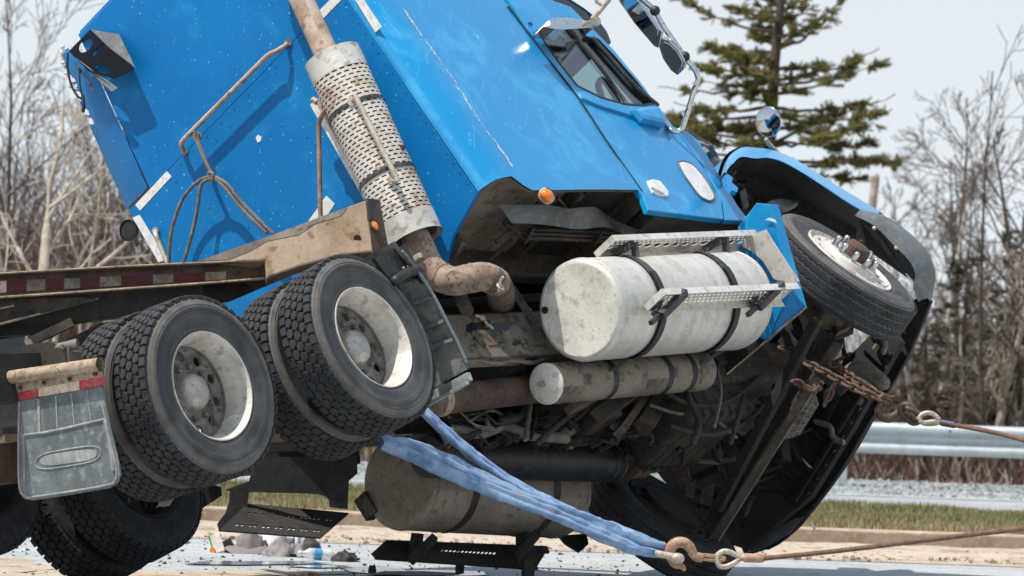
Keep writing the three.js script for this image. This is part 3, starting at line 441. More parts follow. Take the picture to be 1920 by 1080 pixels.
// mirrors
{
  const D0 = CB.depth(d_(1240, 215)) - 0.12, q = (px, py, d = 0) => CB.at(px, py, D0 + d);
  const mr = part(truck, 'mirror_arm', [tube([q(1188, -26), q(1206, 0), q(1226, 18), q(1246, 52), q(1284, 106), q(1303, 131), q(1309, 148), q(1302, 168), q(1281, 236), q(1272, 246), q(1258, 244), q(1246, 228, 0.1)], 0.0175, 12, 8, 0.3)], M.chrome, CB);
  parts(mr, 'clamp', [...[[1228, 20], [1284, 106]].map(p => new THREE.SphereGeometry(0.034, 10, 8).translate(...q(p[0], p[1], -0.01).toArray())), ...[[1303, 165], [1289, 208]].map(p => new THREE.TorusGeometry(0.02, 0.005, 6, 14).rotateX(1.3).translate(...q(p[0], p[1]).toArray()))], M.black, CB);
  const bx = (l, th) => slab('z', 0, l, th);
  const mk = (pts, d, th) => { const f = new THREE.BufferGeometry(); const tl = p => -0.6 * (p[0] - 1225) / 306 + 0.22 * (p[1] - 70) / 306; const P = pts.map(p => q(p[0], p[1], d + tl(p))); const Qb = pts.map(p => q(p[0] + 5, p[1] - 4, d + th + tl(p))); const c = P.reduce((a, b) => a.add(b), V()).multiplyScalar(1 / P.length), cb = Qb.reduce((a, b) => a.add(b), V()).multiplyScalar(1 / P.length); const n = pts.length, pos = []; for (let i = 0; i < n; i++) { const j = (i + 1) % n; for (const t of [[P[i], P[j], c], [Qb[j], Qb[i], cb], [P[j], P[i], Qb[i]], [P[j], Qb[i], Qb[j]]]) for (const v of t) pos.push(v.x, v.y, v.z); } f.setAttribute('position', new THREE.Float32BufferAttribute(pos, 3)); f.computeVertexNormals(); return f; };
  const inset = (pts, k) => { const cx = pts.reduce((a, p) => a + p[0], 0) / pts.length, cy = pts.reduce((a, p) => a + p[1], 0) / pts.length; return pts.map(p => [lerp(p[0], cx, k), lerp(p[1], cy, k)]); };
  const m1 = [[1152, -18], [1176, -22], [1200, 2], [1222, 36], [1240, 62], [1234, 90], [1226, 86], [1190, 44], [1162, 4]];
  const m2 = [[1240, 72], [1254, 78], [1272, 96], [1284, 118], [1281, 131], [1270, 141], [1258, 132], [1243, 110], [1236, 88]];
  const a1 = part(truck, 'mirror', mk(m1, 0, 0.07), M.chrome, CB), a2 = part(truck, 'mirror', mk(m2, -0.01, 0.08), M.chrome, CB);
  part(a1, 'mirror_glass', mk(inset(m1, 0.16), -0.004, 0.002), M.mirror, CB); part(a2, 'mirror_glass', mk(inset(m2, 0.2), -0.014, 0.002), M.mirror, CB);
  const hm = part(truck, 'look_down_mirror', [slab('z', 1.3, outline(CB, 'z', 1.3, [[1030, 37], [1036, 32], [1065, 32], [1092, 36], [1112, 40], [1114, 50], [1084, 52], [1034, 46]]), 0.14, [], 0.012)], M.chrome, CB);
  part(hm, 'mirror_glass', slab('z', 1.306, outline(CB, 'z', 1.306, [[1018, 50], [1036, 45], [1072, 44], [1112, 47], [1104, 52], [1060, 55], [1040, 54]]), 0.1), M.mirror, CB);
  part(truck, 'mirror_bracket', [tube([q(1145, -6), q(1128, 16), q(1112, 34)], 0.017, 10), bar(q(1118, 40), q(1086, 62, 0.15), 0.05, 0.05), cyl(q(1118, 40, -0.03), q(1118, 40, 0.04), 0.03, 0.03, 14), tube([q(1120, -6), q(1118, 2), q(1128, 8), q(1140, 4), q(1143, -4)], 0.012, 8)], M.galvRing, CB);
  const base = part(truck, 'mirror_base', [slab('z', ZD + 0.06, outline(CB, 'z', ZD + 0.06, [[1190, 202], [1202, 198], [1230, 195], [1240, 199], [1255, 222], [1250, 231], [1230, 226], [1208, 222]]), 0.08, [], 0.035)], M.blueSide, CB);
}
// roof edge of the far mirror and the spot lamp at the lower left corner
{
  const p = CB.on('x', XB + 0.02, 242, 432); const sp = part(truck, 'work_lamp', [lathe([[0.02, 0.05], [0.055, 0.03], [0.066, 0], [0.066, -0.012]], 'x', 24).translate(p.x, p.y, p.z)], M.black, CB);
  part(sp, 'lens', lathe([[0, -0.004], [0.03, -0.003], [0.06, -0.0]], 'x', 24).translate(p.x - 0.004, p.y, p.z), M.liner, CB);
}
// ---- sleeper floor seen from below
{
  const fy = 0.80;
  part(truck, 'floor_panel', [slab('y', fy, [V(XB + 0.02, 0, -1.03), V(2.1, 0, -1.03), V(2.1, 0, 1.09), V(XB + 0.28, 0, 1.09), V(XB + 0.02, 0, 0.95)], -0.03)], M.underPale, CB);
  part(truck, 'floor_beam', [box(XB + 0.02, 2.0, 0.60, 0.79, 0.36, 0.44, 0.01), box(XB + 0.02, 2.0, 0.62, 0.79, -0.5, -0.42, 0.01), box(1.05, 1.1, 0.66, 0.79, 0.4, 1.08), box(0.45, 0.5, 0.72, 0.79, 0.4, 1.05), box(1.5, 1.55, 0.72, 0.79, 0.4, 1.08), box(XB + 0.03, XB + 0.07, 0.56, 0.79, -0.9, 0.72)], M.under, CB);
  part(truck, 'door_sill', [box(1.1, 2.25, 0.56, 0.66, 0.9, 1.08, 0.02), box(1.1, 2.3, 0.62, 0.8, 0.86, 0.9)], M.underDark, CB);
  const w = (px, py, z) => CB.on('z', z, px, py);
  // torn flap of floor insulation
  const up = [[935, 384], [1010, 384], [1040, 386], [1065, 391], [1090, 389], [1120, 390], [1140, 404], [1165, 418], [1205, 434]], dn = [[960, 419], [1000, 420], [1040, 424], [1070, 429], [1095, 430], [1130, 426], [1150, 430], [1170, 440], [1215, 446]];
  const cu = l => new THREE.CatmullRomCurve3(l), U = cu(up.map(p => w(p[0], p[1], 1.02))), Dn = cu(dn.map(p => w(p[0], p[1], 0.88)));
  part(truck, 'torn_liner', surf((u, v) => { const p = U.getPoint(u).lerp(Dn.getPoint(u), v); p.y += Math.sin(v * 3.1) * 0.025; return p; }, 40, 8), M.greyPlastic, CB);
  parts(truck, 'brace', [cyl(w(930, 455, 0.7), w(1010, 380, 0.95), 0.014, 0.014, 8), cyl(w(1095, 455, 0.6), w(1160, 386, 0.95), 0.012, 0.012, 8), cyl(w(1045, 370, 1.02), w(1062, 392, 0.98), 0.01, 0.01, 8), cyl(w(1208, 432, 0.9), w(1240, 414, 1.0), 0.012, 0.012, 8), cyl(w(905, 500, 0.5), w(960, 450, 0.7), 0.014, 0.014, 8)], M.under, CB);
  for (const dy of [0, 8, 16]) part(truck, 'coolant_pipe', tube([[952 + dy * 0.3, 412 - dy * 0.2], [946 + dy * 0.8, 420 + dy * 0.3], [968 + dy * 0.6, 430 + dy * 0.9], [985, 431 + dy], [1050, 433 + dy], [1130, 437 + dy], [1200, 441 + dy]].map(p => w(p[0], p[1], 0.8)), 0.012, 8), M.under, CB);
  parts(truck, 'pipe_clamp', [bar(w(1000, 428, 0.83), w(986, 454, 0.83), 0.03, 0.014), bar(w(1128, 436, 0.83), w(1116, 458, 0.83), 0.03, 0.014)], M.under, CB);
  const ml = part(truck, 'marker_lamp', [lathe([[0.045, 0.0], [0.052, 0.02], [0.05, 0.045], [0.036, 0.062]], 'z', 20).translate(...w(1021, 371, 1.12).add(V(0, 0, -0.01)).toArray())], M.galvRing, CB);
  part(ml, 'amber_lens', new THREE.SphereGeometry(0.044, 18, 12).scale(1, 1, 0.8).translate(...w(1025, 366, 1.16).toArray()), M.amber, CB);
}

// ---- exhaust stack behind the cab
{
  const f = (px, py, x = XB - 0.24) => CB.on('x', x, px, py);
  const b0 = f(778, 449), b1 = f(623, 106), ax = b1.clone().sub(b0).normalize(), H = b0.distanceTo(b1), R = 0.172;
  // slotted heat guard: real openings cut by an alpha map
  const N = 1024, al = new Uint8Array(N * N * 4), rows = 37, cols = 22;
  for (let j = 0; j < N; j++) for (let i = 0; i < N; i++) {
    const u = i / N * cols, row = Math.floor(j / N * rows), v = (j / N * rows) % 1, uu = (u + row * 0.38) % 1;
    const hole = Math.abs(v - 0.5) < 0.17 && Math.abs(uu - 0.5) < 0.35 - Math.abs(v - 0.5) * 0.3; const o = (j * N + i) * 4; al[o] = al[o + 1] = al[o + 2] = hole ? 0 : 255; al[o + 3] = 255;
  }
  const at_ = new THREE.DataTexture(al, N, N); at_.magFilter = THREE.LinearFilter; at_.minFilter = THREE.LinearFilter; at_.wrapS = at_.wrapT = THREE.RepeatWrapping; at_.repeat.set(1, 1); at_.needsUpdate = true;
  const gm = grime(1024, 1, [[214, 206, 195], [196, 184, 170], [150, 122, 98]], 4, 59, 300, [110, 84, 60]);
  const perf = std({ map: gm, alphaMap: at_, alphaTest: 0.5, roughness: 0.55, metalness: 0.15 });
  const g = align(new THREE.CylinderGeometry(R, R, H * 0.79, 56, 1, true), b0.clone().addScaledVector(ax, H * 0.1), b0.clone().addScaledVector(ax, H * 0.89)); g.userData.raw = true;
  const st = part(truck, 'heat_guard', g, perf, CB);
  const cuff = (a, b, n) => part(st, n, [cyl(b0.clone().addScaledVector(ax, H * a), b0.clone().addScaledVector(ax, H * b), R + 0.0015, R + 0.0015, 56, true), cyl(b0.clone().addScaledVector(ax, H * a), b0.clone().addScaledVector(ax, H * b), R - 0.004, R - 0.004, 56, true)], M.guard, CB);
  cuff(-0.005, 0.102, 'guard_cuff'); cuff(0.885, 1.0, 'guard_cuff');
  part(st, 'guard_cap', align(new THREE.RingGeometry(0.075, R, 40).rotateX(Math.PI / 2), b1.clone().addScaledVector(ax, -0.002), b1.clone().addScaledVector(ax, 0.002)), M.guard, CB);
  part(truck, 'muffler', cyl(b0.clone().addScaledVector(ax, 0.02), b1.clone().addScaledVector(ax, -0.01), R - 0.022, R - 0.022, 36), M.underDark, CB);
  for (const k of [0.33, 0.70]) { const c = b0.clone().addScaledVector(ax, H * k); part(st, 'band_clamp', align(new THREE.CylinderGeometry(R + 0.006, R + 0.006, 0.024, 48, 1, true), c.clone().addScaledVector(ax, -0.012), c.clone().addScaledVector(ax, 0.012)), M.blackSteel, CB); part(st, 'clamp_screw', bar(f(758 - (k > 0.5 ? 62 : 0), 275 - (k > 0.5 ? 118 : 0)), f(750 - (k > 0.5 ? 62 : 0), 279 - (k > 0.5 ? 118 : 0)), 0.02, 0.03), M.blackSteel, CB); }
  const h0 = f(669, 186, XB - 0.43), h1 = f(743, 333, XB - 0.43), toward = V(-1, 0, 0);
  part(st, 'handle', [tube([f(660, 193, XB - 0.37), f(667, 182, XB - 0.425), h0, h1, f(742, 338, XB - 0.425), f(736, 339, XB - 0.37)], 0.0165, 10, 6, 0.3), cyl(f(662, 192, XB - 0.36), f(660, 189, XB - 0.40), 0.035, 0.03, 16), cyl(f(737, 340, XB - 0.36), f(735, 337, XB - 0.40), 0.03, 0.027, 16)], M.galvRing, CB);
  const p0 = f(612, 100), p1 = f(562, -8), pd = p1.clone().sub(p0);
  part(truck, 'exhaust_pipe', [cyl(p0.clone().addScaledVector(pd, -0.2), p0.clone().addScaledVector(pd, 2.6), 0.073, 0.07, 28), bar(f(600, 96, XB - 0.33), f(608, 103, XB - 0.33), 0.02, 0.03)], M.stack, CB);
  // lower elbows
  const e = [f(770, 428), f(789, 466), f(802, 494), f(822, 516), f(850, 527), f(880, 522, XB - 0.18), f(908, 519, XB - 0.1), f(930, 528, XB - 0.02), f(937, 543, XB + 0.16), f(940, 556, XB + 0.42), f(940, 566, XB + 0.7)];
  const el = part(truck, 'exhaust_elbow', tube(e.slice(0, 8), 0.086, 24, 8), M.rustPipe, CB);
  part(el, 'lower_bend', tube(e.slice(6), 0.083, 20, 8), M.ironBrown, CB);
  part(el, 'pipe_clamp', [align(new THREE.CylinderGeometry(0.091, 0.091, 0.02, 28, 1, true), f(783, 489), f(786, 492)).translate(0.012, 0, 0), bar(f(772, 490, XB - 0.34), f(788, 478, XB - 0.36), 0.03, 0.03), tube([f(935, 545, XB - 0.1), f(938, 528, XB - 0.1), f(943, 520, XB - 0.1)], 0.009, 8), new THREE.TorusGeometry(0.022, 0.008, 8, 14).translate(...f(938, 538, XB - 0.1).toArray())], M.galvRing, CB);
  part(truck, 'joint_ring', [0.35, 0.62].map(t => { const c = new THREE.CatmullRomCurve3(e.slice(0, 8)), q = c.getPoint(t + 0.12), d = c.getTangent(t + 0.12); return align(new THREE.TorusGeometry(0.087, 0.004, 6, 28).rotateX(Math.PI / 2), q.clone().addScaledVector(d, -0.01), q.clone().addScaledVector(d, 0.01)); }), M.rustPipe, CB);
  // posts and the edge rail left of the guard
  part(truck, 'stack_mount', [bar(f(588, 192, XB - 0.14), f(700, 388, XB - 0.14), 0.02, 0.05)], M.whiteTape, CB);
  part(truck, 'mount_rail', [bar(f(594, 186, XB - 0.19), f(706, 386, XB - 0.19), 0.03, 0.02), cyl(f(586, 186, XB - 0.2), f(594, 192, XB - 0.2), 0.018, 0.018, 10)], M.stack, CB);
  part(truck, 'support_rod', tube([f(616, 196, XB - 0.36), f(604, 216, XB - 0.33), f(598, 232, XB - 0.3), f(599, 300, XB - 0.3), f(601, 412, XB - 0.3)], 0.0145, 10, 8, 0.3), M.hook, CB);
}
// ---- chassis rails and what hangs between them
const y_ = x => -0.075 * Math.max(0, x);
const cx = (x, y, z) => V(x, y + y_(x) * 0.9, z);
{
  const F = (ax, v, px, py) => FR.on(ax, v, px, py);
  const rail = (z, s) => { const a = F('z', 0.43, 845, 590), b = F('z', 0.43, 1030, 582), c = F('z', 0.43, 885, 673), d = F('z', 0.43, 1035, 666);
    const top = x => lerp(a.y, b.y, (x - a.x) / (b.x - a.x)), bot = x => lerp(c.y, d.y, (x - c.x) / (d.x - c.x)) ; const P = [-2.4, 2.0];
    return [slab('z', z, [V(P[0], top(P[0]), 0), V(P[1], top(P[1]), 0), V(P[1], bot(P[1]), 0), V(P[0], bot(P[0]), 0)], 0.012 * s), slab('z', z, [V(P[0], bot(P[0]) + 0.012, 0), V(P[1], bot(P[1]) + 0.012, 0), V(P[1], bot(P[1]), 0), V(P[0], bot(P[0]), 0)], 0.09 * s), slab('z', z, [V(P[0], top(P[0]), 0), V(P[1], top(P[1]), 0), V(P[1], top(P[1]) - 0.012, 0), V(P[0], top(P[0]) - 0.012, 0)], 0.09 * s)]; };
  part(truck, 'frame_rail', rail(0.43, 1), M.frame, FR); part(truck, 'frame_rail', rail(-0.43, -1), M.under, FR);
  // tar stain and small fittings on the near rail
  { const N = 256, al = new Uint8Array(N * N * 4); for (let y = 0; y < N; y++) for (let x = 0; x < N; x++) { const u = x / N, v = y / N, e = Math.min(u, 1 - u, v, 1 - v); const n = fbm(u * 0.7 + v * 0.35, v * 0.5, 7, 5, 402) + 0.22 * sstep(0.0, 0.22, e) - 0.3 + 0.1 * Math.exp(-Math.pow((u - 0.4) * 3, 2)), o = (y * N + x) * 4; al[o] = al[o + 1] = al[o + 2] = n > 0.46 ? 255 : 0; al[o + 3] = 255; }
    const t = new THREE.DataTexture(al, N, N); t.magFilter = t.minFilter = THREE.LinearFilter; t.needsUpdate = true; const P = [[846, 600], [985, 596], [1000, 648], [862, 662]].map(p => F('z', 0.4335, p[0], p[1])); const g = surf((u, v) => P[0].clone().multiplyScalar((1 - u) * (1 - v)).addScaledVector(P[1], u * (1 - v)).addScaledVector(P[2], u * v).addScaledVector(P[3], (1 - u) * v), 4, 4); const uv = []; for (let b = 0; b <= 4; b++) for (let a = 0; a <= 4; a++) uv.push(a / 4, b / 4); g.setAttribute('uv', new THREE.Float32BufferAttribute(uv, 2)); g.userData.raw = true;
    part(truck, 'tar_stain', g, std({ color: new THREE.Color(0.012, 0.014, 0.018), roughness: 0.35, alphaMap: t, alphaTest: 0.5 }), FR); }
  const fit = (px, py, s) => F('z', 0.45, px, py);
  part(truck, 'valve', [tube([fit(893, 592), fit(905, 596), fit(912, 606), fit(923, 615)], 0.0095, 8), new THREE.SphereGeometry(0.02, 8, 6).translate(...fit(904, 596).toArray())], M.galvRing, FR);
  parts(truck, 'bracket', [cyl(F('z', 0.36, 862, 555), F('z', 0.45, 876, 583), 0.045, 0.04, 14), bar(F('z', 0.4, 955, 535), F('z', 0.44, 1003, 608), 0.05, 0.07), box(F('z', 0.45, 915, 632).x - 0.1, F('z', 0.45, 915, 632).x + 0.08, F('z', 0.45, 915, 632).y - 0.05, F('z', 0.45, 915, 632).y + 0.06, 0.43, 0.438)], M.ironBrown, FR);
  seed(403); const bl = []; for (let i = 0; i < 16; i++) { const p = F('z', 0.435, rr(860, 1010), rr(600, 655)); bl.push(cyl(V(p.x, p.y, 0.43), V(p.x, p.y, 0.45), 0.014, 0.014, 6)); } for (let i = 0; i < 4; i++) { const p = F('z', 0.45, 990 + i * 5, 585 + i * 9); bl.push(cyl(V(p.x, p.y, 0.43), V(p.x, p.y, 0.475), 0.016, 0.016, 6)); }
  part(truck, 'bolt', bl, M.frame, FR, { kind: 'stuff' });
  // cross members, drive line, gearbox, engine
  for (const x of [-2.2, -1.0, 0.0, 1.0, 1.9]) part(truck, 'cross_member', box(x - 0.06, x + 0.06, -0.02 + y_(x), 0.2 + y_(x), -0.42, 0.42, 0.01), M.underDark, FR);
  part(truck, 'drive_shaft', [cyl(cx(-2.2, 0.0, 0), cx(0.4, 0.12, 0), 0.06, 0.06, 18), cyl(cx(0.35, 0.12, 0), cx(0.75, 0.12, 0), 0.11, 0.16, 18)], M.ironBrown, FR);
  part(truck, 'rust_pipe', [cyl(F('z', 0.2, 826, 750), F('z', 0.2, 1090, 718), 0.088, 0.088, 24)], M.rustDark, FR);
  const pe = F('z', 0.2, 826, 750); part(truck, 'pipe_flange', cyl(pe.clone().add(V(-0.05, 0.0, 0)), pe.clone().add(V(0.01, 0, 0)), 0.098, 0.098, 24), M.rustEdge, FR);
  const gb = part(truck, 'gearbox', [box(0.55, 1.25, -0.2, 0.42, -0.28, 0.28, 0.08), lathe([[0.16, 0], [0.22, 0.15], [0.3, 0.34]], 'x', 24).translate(1.25, 0.05, 0), box(0.8, 1.0, -0.3, -0.18, -0.2, 0.15, 0.03)], M.under, FR);
  const ribsG = []; for (let i = 0; i < 7; i++) ribsG.push(box(0.6 + i * 0.1, 0.615 + i * 0.1, -0.225, 0.3, -0.3, 0.3)); part(gb, 'casting_rib', ribsG, M.under, FR);
  const en = part(truck, 'engine_block', [box(1.5, 2.6, -0.25, 0.8, -0.34, 0.34, 0.06)], M.under, FR);
  const panP = F('z', 0.1, 1385, 770), p2 = F('z', -0.3, 1400, 790);
  part(en, 'oil_pan', [box(1.5, 2.12, -0.46, -0.2, -0.3, 0.3, 0.07)], M.under, FR);
  const og = []; for (let i = 0; i < 6; i++) og.push(box(1.55 + i * 0.1, 1.562 + i * 0.1, -0.464, -0.22, -0.304, 0.304)); for (let i = 0; i < 4; i++) og.push(box(1.52, 2.1, -0.464, -0.46, -0.24 + i * 0.15, -0.228 + i * 0.15)); part(en, 'pan_rib', og, M.under, FR);
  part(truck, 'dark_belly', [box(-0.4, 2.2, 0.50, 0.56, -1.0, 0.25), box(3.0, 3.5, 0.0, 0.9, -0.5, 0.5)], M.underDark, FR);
  // hoses, lines and cables, laid by hand along the photograph's runs
  const H = (pts, z, r, m = M.hose, n = 'hose') => part(truck, n, tube(pts.map((p, i) => F('z', typeof z === 'number' ? z : z[i], p[0], p[1])), r, 10, 8), m, FR);
  H([[850, 806], [900, 812], [945, 800], [990, 815], [1060, 822]], -0.05, 0.034); H([[940, 790], [972, 782], [985, 760], [988, 730]], 0.02, 0.03, M.hoseDark); H([[985, 824], [990, 790], [996, 740]], 0.05, 0.016); H([[996, 822], [1004, 780], [1004, 735]], 0.0, 0.012, M.hoseDark);
  H([[1060, 810], [1100, 790], [1160, 800], [1220, 822], [1250, 812], [1280, 780]], -0.1, 0.04, M.hose); H([[1200, 815], [1260, 824], [1290, 800], [1330, 760]], -0.16, 0.03, M.hoseDark); H([[1010, 830], [1040, 800], [1080, 770], [1150, 740]], 0.05, 0.022, M.hoseDark);
  H([[880, 790], [920, 770], [945, 785], [930, 806], [890, 800]], 0.0, 0.01, M.hose, 'cable'); H([[870, 780], [905, 775], [935, 795], [960, 775]], 0.03, 0.009, M.hoseDark, 'cable'); H([[860, 770], [890, 796], [925, 802]], 0.05, 0.007, M.hose, 'cable');
  H([[890, 672], [930, 681], [965, 676], [1000, 680], [1030, 668]], 0.4, 0.014, M.hose, 'cable'); H([[1200, 700], [1260, 730], [1290, 770], [1300, 830]], 0.0, 0.02, M.hoseDark); H([[1140, 820], [1170, 850], [1200, 868], [1215, 878]], -0.3, 0.02, M.hoseDark);
  H([[1250, 850], [1300, 862], [1345, 866], [1375, 860]], -0.5, 0.018, M.hose); H([[1330, 830], [1345, 860], [1370, 862]], -0.4, 0.022, M.hoseDark);
  H([[1300, 700], [1290, 740], [1310, 790], [1300, 830]], 0.34, 0.022, M.hoseDark); H([[1240, 730], [1300, 760], [1370, 750], [1430, 700]], 0.32, 0.014, M.hoseDark); H([[1260, 800], [1330, 815], [1400, 790], [1450, 740]], 0.2, 0.018, M.hoseDark); H([[1345, 690], [1352, 740], [1340, 800]], 0.36, 0.01, M.hose, 'cable'); H([[1220, 760], [1270, 775], [1330, 780], [1380, 820]], 0.2, 0.011, M.hose, 'cable'); H([[1400, 700], [1390, 760], [1370, 830]], 0.3, 0.016, M.hoseDark);
  const B = (a, b, z, w, h, m = M.under) => part(truck, 'bracket', bar(F('z', z, a[0], a[1]), F('z', z, b[0], b[1]), w, h), m, FR);
  B([1062, 818], [1072, 840], -0.2, 0.03, 0.04, M.hose); B([1120, 780], [1230, 700], 0.2, 0.06, 0.1, M.under); B([1160, 812], [1215, 735], 0.1, 0.08, 0.05, M.ironBrown); B([1205, 800], [1250, 720], 0.1, 0.1, 0.12, M.under); B([1080, 800], [1090, 826], -0.15, 0.03, 0.05, M.hose); B([1175, 800], [1200, 856], -0.3, 0.08, 0.08, M.hose); B([912, 785], [918, 806], 0, 0.02, 0.03, M.hose); B([1215, 850], [1170, 860], -0.35, 0.13, 0.12, M.under);
  part(truck, 'engine_mount', [cyl(F('z', -0.38, 1180, 868), F('z', -0.38, 1205, 872), 0.1, 0.085, 18), bar(F('z', -0.38, 1200, 875), F('z', -0.38, 1242, 866), 0.1, 0.09)], M.ironBrown, FR);
  B([1070, 765], [1140, 735], 0.22, 0.1, 0.05, M.ironBrown); B([1340, 745], [1405, 790], 0.12, 0.12, 0.22, M.ironBrown); B([1280, 690], [1340, 700], 0.25, 0.08, 0.2, M.ironBrown); B([1340, 655], [1500, 665], 0.2, 0.1, 0.1, M.rustDark);
  seed(405); const clut = []; for (let i = 0; i < 170; i++) { const p = F('z', rr(-0.3, 0.0), rr(830, 1330), rr(765, 830)); const k = rr(0.006, 0.02), g = rnd() < 0.7 ? new THREE.CylinderGeometry(k, k, rr(0.08, 0.45), 8) : new RoundedBoxGeometry(rr(0.03, 0.1), rr(0.02, 0.06), rr(0.03, 0.08), 1, 0.005); g.rotateX(rr(-0.5, 0.5)); g.rotateZ(1.57 + (rnd() < 0.6 ? rr(-0.25, 0.25) : rr(-1.6, 1.6))); clut.push(g.translate(p.x, p.y, p.z)); }
  part(truck, 'underbody_fitting', clut, M.underDark, FR, { kind: 'stuff' });
}
// ---- round tanks
function dent(g, a, s) { const p = g.attributes.position; for (let i = 0; i < p.count; i++) { const n = vnoise(p.getX(i) * 7 + 20, p.getY(i) * 7 + 20, 97, s) + vnoise(p.getZ(i) * 7 + 40, p.getX(i) * 5 + 30, 97, s) - 1; p.setXYZ(i, p.getX(i), p.getY(i) * (1 + a * n), p.getZ(i) * (1 + a * n)); } g.computeVertexNormals(); return g; }
function fuelTank(zc, slope, len, R, mBody, mCap, y0 = 0) {
  const fr = Object.assign(Object.create(Frame.prototype), { ax: FR.ax, o: FR.o.clone() }).move(0, y0, zc); const X = fr.ax.x.clone().addScaledVector(fr.ax.y, slope).normalize(); fr.ax = { x: X, y: fr.ax.z.clone().cross(X), z: fr.ax.z }; fr.sync();
  const prof = [[R - 0.03, 0.0], [R - 0.012, 0.006], [R - 0.003, 0.018], [R, 0.035]]; for (let i = 1; i < 24; i++) prof.push([R, lerp(0.04, len - 0.04, i / 24)]); prof.push([R, len - 0.035], [R - 0.004, len - 0.016], [R - 0.03, len]);
  const t = part(truck, 'fuel_tank', lathe(prof, 'x', 72), mBody, fr);
  part(t, 'end_cap', lathe([[0, 0.004], [R * 0.5, 0.0035], [R - 0.06, 0.002], [R - 0.035, -0.001], [R - 0.026, 0.001]], 'x', 72), mCap, fr);
  part(t, 'end_cap', lathe([[0, len + 0.01], [R - 0.03, len]], 'x', 48), mCap, fr);
  part(t, 'weld_seam', [new THREE.TorusGeometry(R + 0.0005, 0.003, 6, 72).rotateY(Math.PI / 2).translate(0.045, 0, 0), new THREE.TorusGeometry(R + 0.0005, 0.003, 6, 72).rotateY(Math.PI / 2).translate(len - 0.045, 0, 0)], mBody, fr);
  return [t, fr];
}
{
  const [t, tf] = fuelTank(0.866, 0.0, 1.62, 0.305, M.alu, M.cap);
  const band = (x, w, r, m, a0 = 0, a1 = 6.283) => { const l = []; for (const k of [0, 0.006]) l.push(surf((u, v) => { const a = lerp(a0, a1, u); return V(x + (v - 0.5) * w, Math.sin(a) * (r + k), Math.cos(a) * (r + k)); }, 48, 1)); return part(t, 'strap', l, m, tf); };
  for (const x of [0.42, 1.2]) { band(x, 0.07, 0.3075, M.blackSteel); band(x, 0.055, 0.3155, M.black, -2.0, 0.1); }
  // tails of the straps running in under the tank
  for (const [x, p0, p1] of [[0.42, [1192, 668], [1134, 703]], [1.2, [1368, 648], [1302, 692]]]) { const a = FR.on('z', 0.72, ...p0), b = FR.on('z', 0.5, ...p1); part(t, 'strap_end', [bar(a, b, 0.07, 0.012, V(0, 1, 0.3))], M.blackSteel, FR); }
  part(t, 'drain_plug', cyl(V(-0.012, 0.15, -0.2).add(V(0, 0, 0)), V(0.01, 0.15, -0.2), 0.02, 0.024, 8), M.black, tf);
  // mud and worn marks on the shell
  // perforated steps: holes cut through the tread plates
  const holes = (n, rows, ru, rv) => { const h = []; rows.forEach((v, r) => { for (let i = 0; i < n; i++) h.push([(i + 0.75 + (r % 2) * 0.5) / (n + 1.4), v, ru, rv]); }); return h; };
  const Y = FR.ax.y; const fz = (x, y, z) => V(x, y, z);
  const u0 = FR.on('z', 1.14, 1150, 444), u1 = FR.on('z', 1.14, 1436, 433), sl = (u1.y - u0.y) / (u1.x - u0.x), uy = x => u0.y + sl * (x - u0.x);
  const up = part(truck, 'upper_step', plate([fz(u0.x, uy(u0.x), 1.135), fz(u1.x, uy(u1.x), 1.135), fz(u1.x, uy(u1.x), 0.975), fz(u0.x, uy(u0.x), 0.975)], 0.005, [...holes(15, [0.62], 0.02, 0.12), ...holes(34, [0.15, 0.3, 0.45], 0.007, 0.045)]), M.step, FR);
  part(up, 'step_lip', [slab('z', 1.142, [fz(u0.x, uy(u0.x) + 0.012, 0), fz(u1.x, uy(u1.x) + 0.012, 0), fz(u1.x, uy(u1.x) - 0.03, 0), fz(u0.x, uy(u0.x) - 0.03, 0)], 0.006), slab('x', u0.x, [fz(0, uy(u0.x) + 0.012, 1.141), fz(0, uy(u0.x) - 0.03, 1.141), fz(0, uy(u0.x) - 0.03, 0.97), fz(0, uy(u0.x) + 0.012, 0.97)], 0.006), slab('z', 0.975, [fz(u0.x, uy(u0.x) + 0.004, 0), fz(u1.x, uy(u1.x) + 0.004, 0), fz(u1.x, uy(u1.x) - 0.03, 0), fz(u0.x, uy(u0.x) - 0.03, 0)], 0.005)], M.step, FR);
  const l0 = FR.on('z', 1.3, 1243, 545), l1 = FR.on('z', 1.3, 1496, 534), sl2 = (l1.y - l0.y) / (l1.x - l0.x), ly = x => l0.y + sl2 * (x - l0.x);
  const lo = part(truck, 'lower_step', plate([fz(l0.x, ly(l0.x), 1.295), fz(l1.x, ly(l1.x), 1.295), fz(l1.x, ly(l1.x), 1.145), fz(l0.x, ly(l0.x), 1.145)], 0.005, holes(30, [0.2, 0.4, 0.6, 0.8], 0.0085, 0.055)), M.step, FR);
  part(lo, 'step_lip', [slab('z', 1.302, [fz(l0.x, ly(l0.x) + 0.014, 0), fz(l1.x, ly(l1.x) + 0.014, 0), fz(l1.x, ly(l1.x) - 0.03, 0), fz(l0.x, ly(l0.x) - 0.03, 0)], 0.006), slab('x', l0.x, [fz(0, ly(l0.x) + 0.014, 1.301), fz(0, ly(l0.x) - 0.03, 1.301), fz(0, ly(l0.x) - 0.03, 1.14), fz(0, ly(l0.x) + 0.014, 1.14)], 0.006), slab('z', 1.145, [fz(l0.x, ly(l0.x) + 0.004, 0), fz(l1.x, ly(l1.x) + 0.004, 0), fz(l1.x, ly(l1.x) - 0.045, 0), fz(l0.x, ly(l0.x) - 0.03, 0)], 0.005)], M.step, FR);
  const xe = 1.78, E = (px, py) => FR.on('x', xe, px, py);
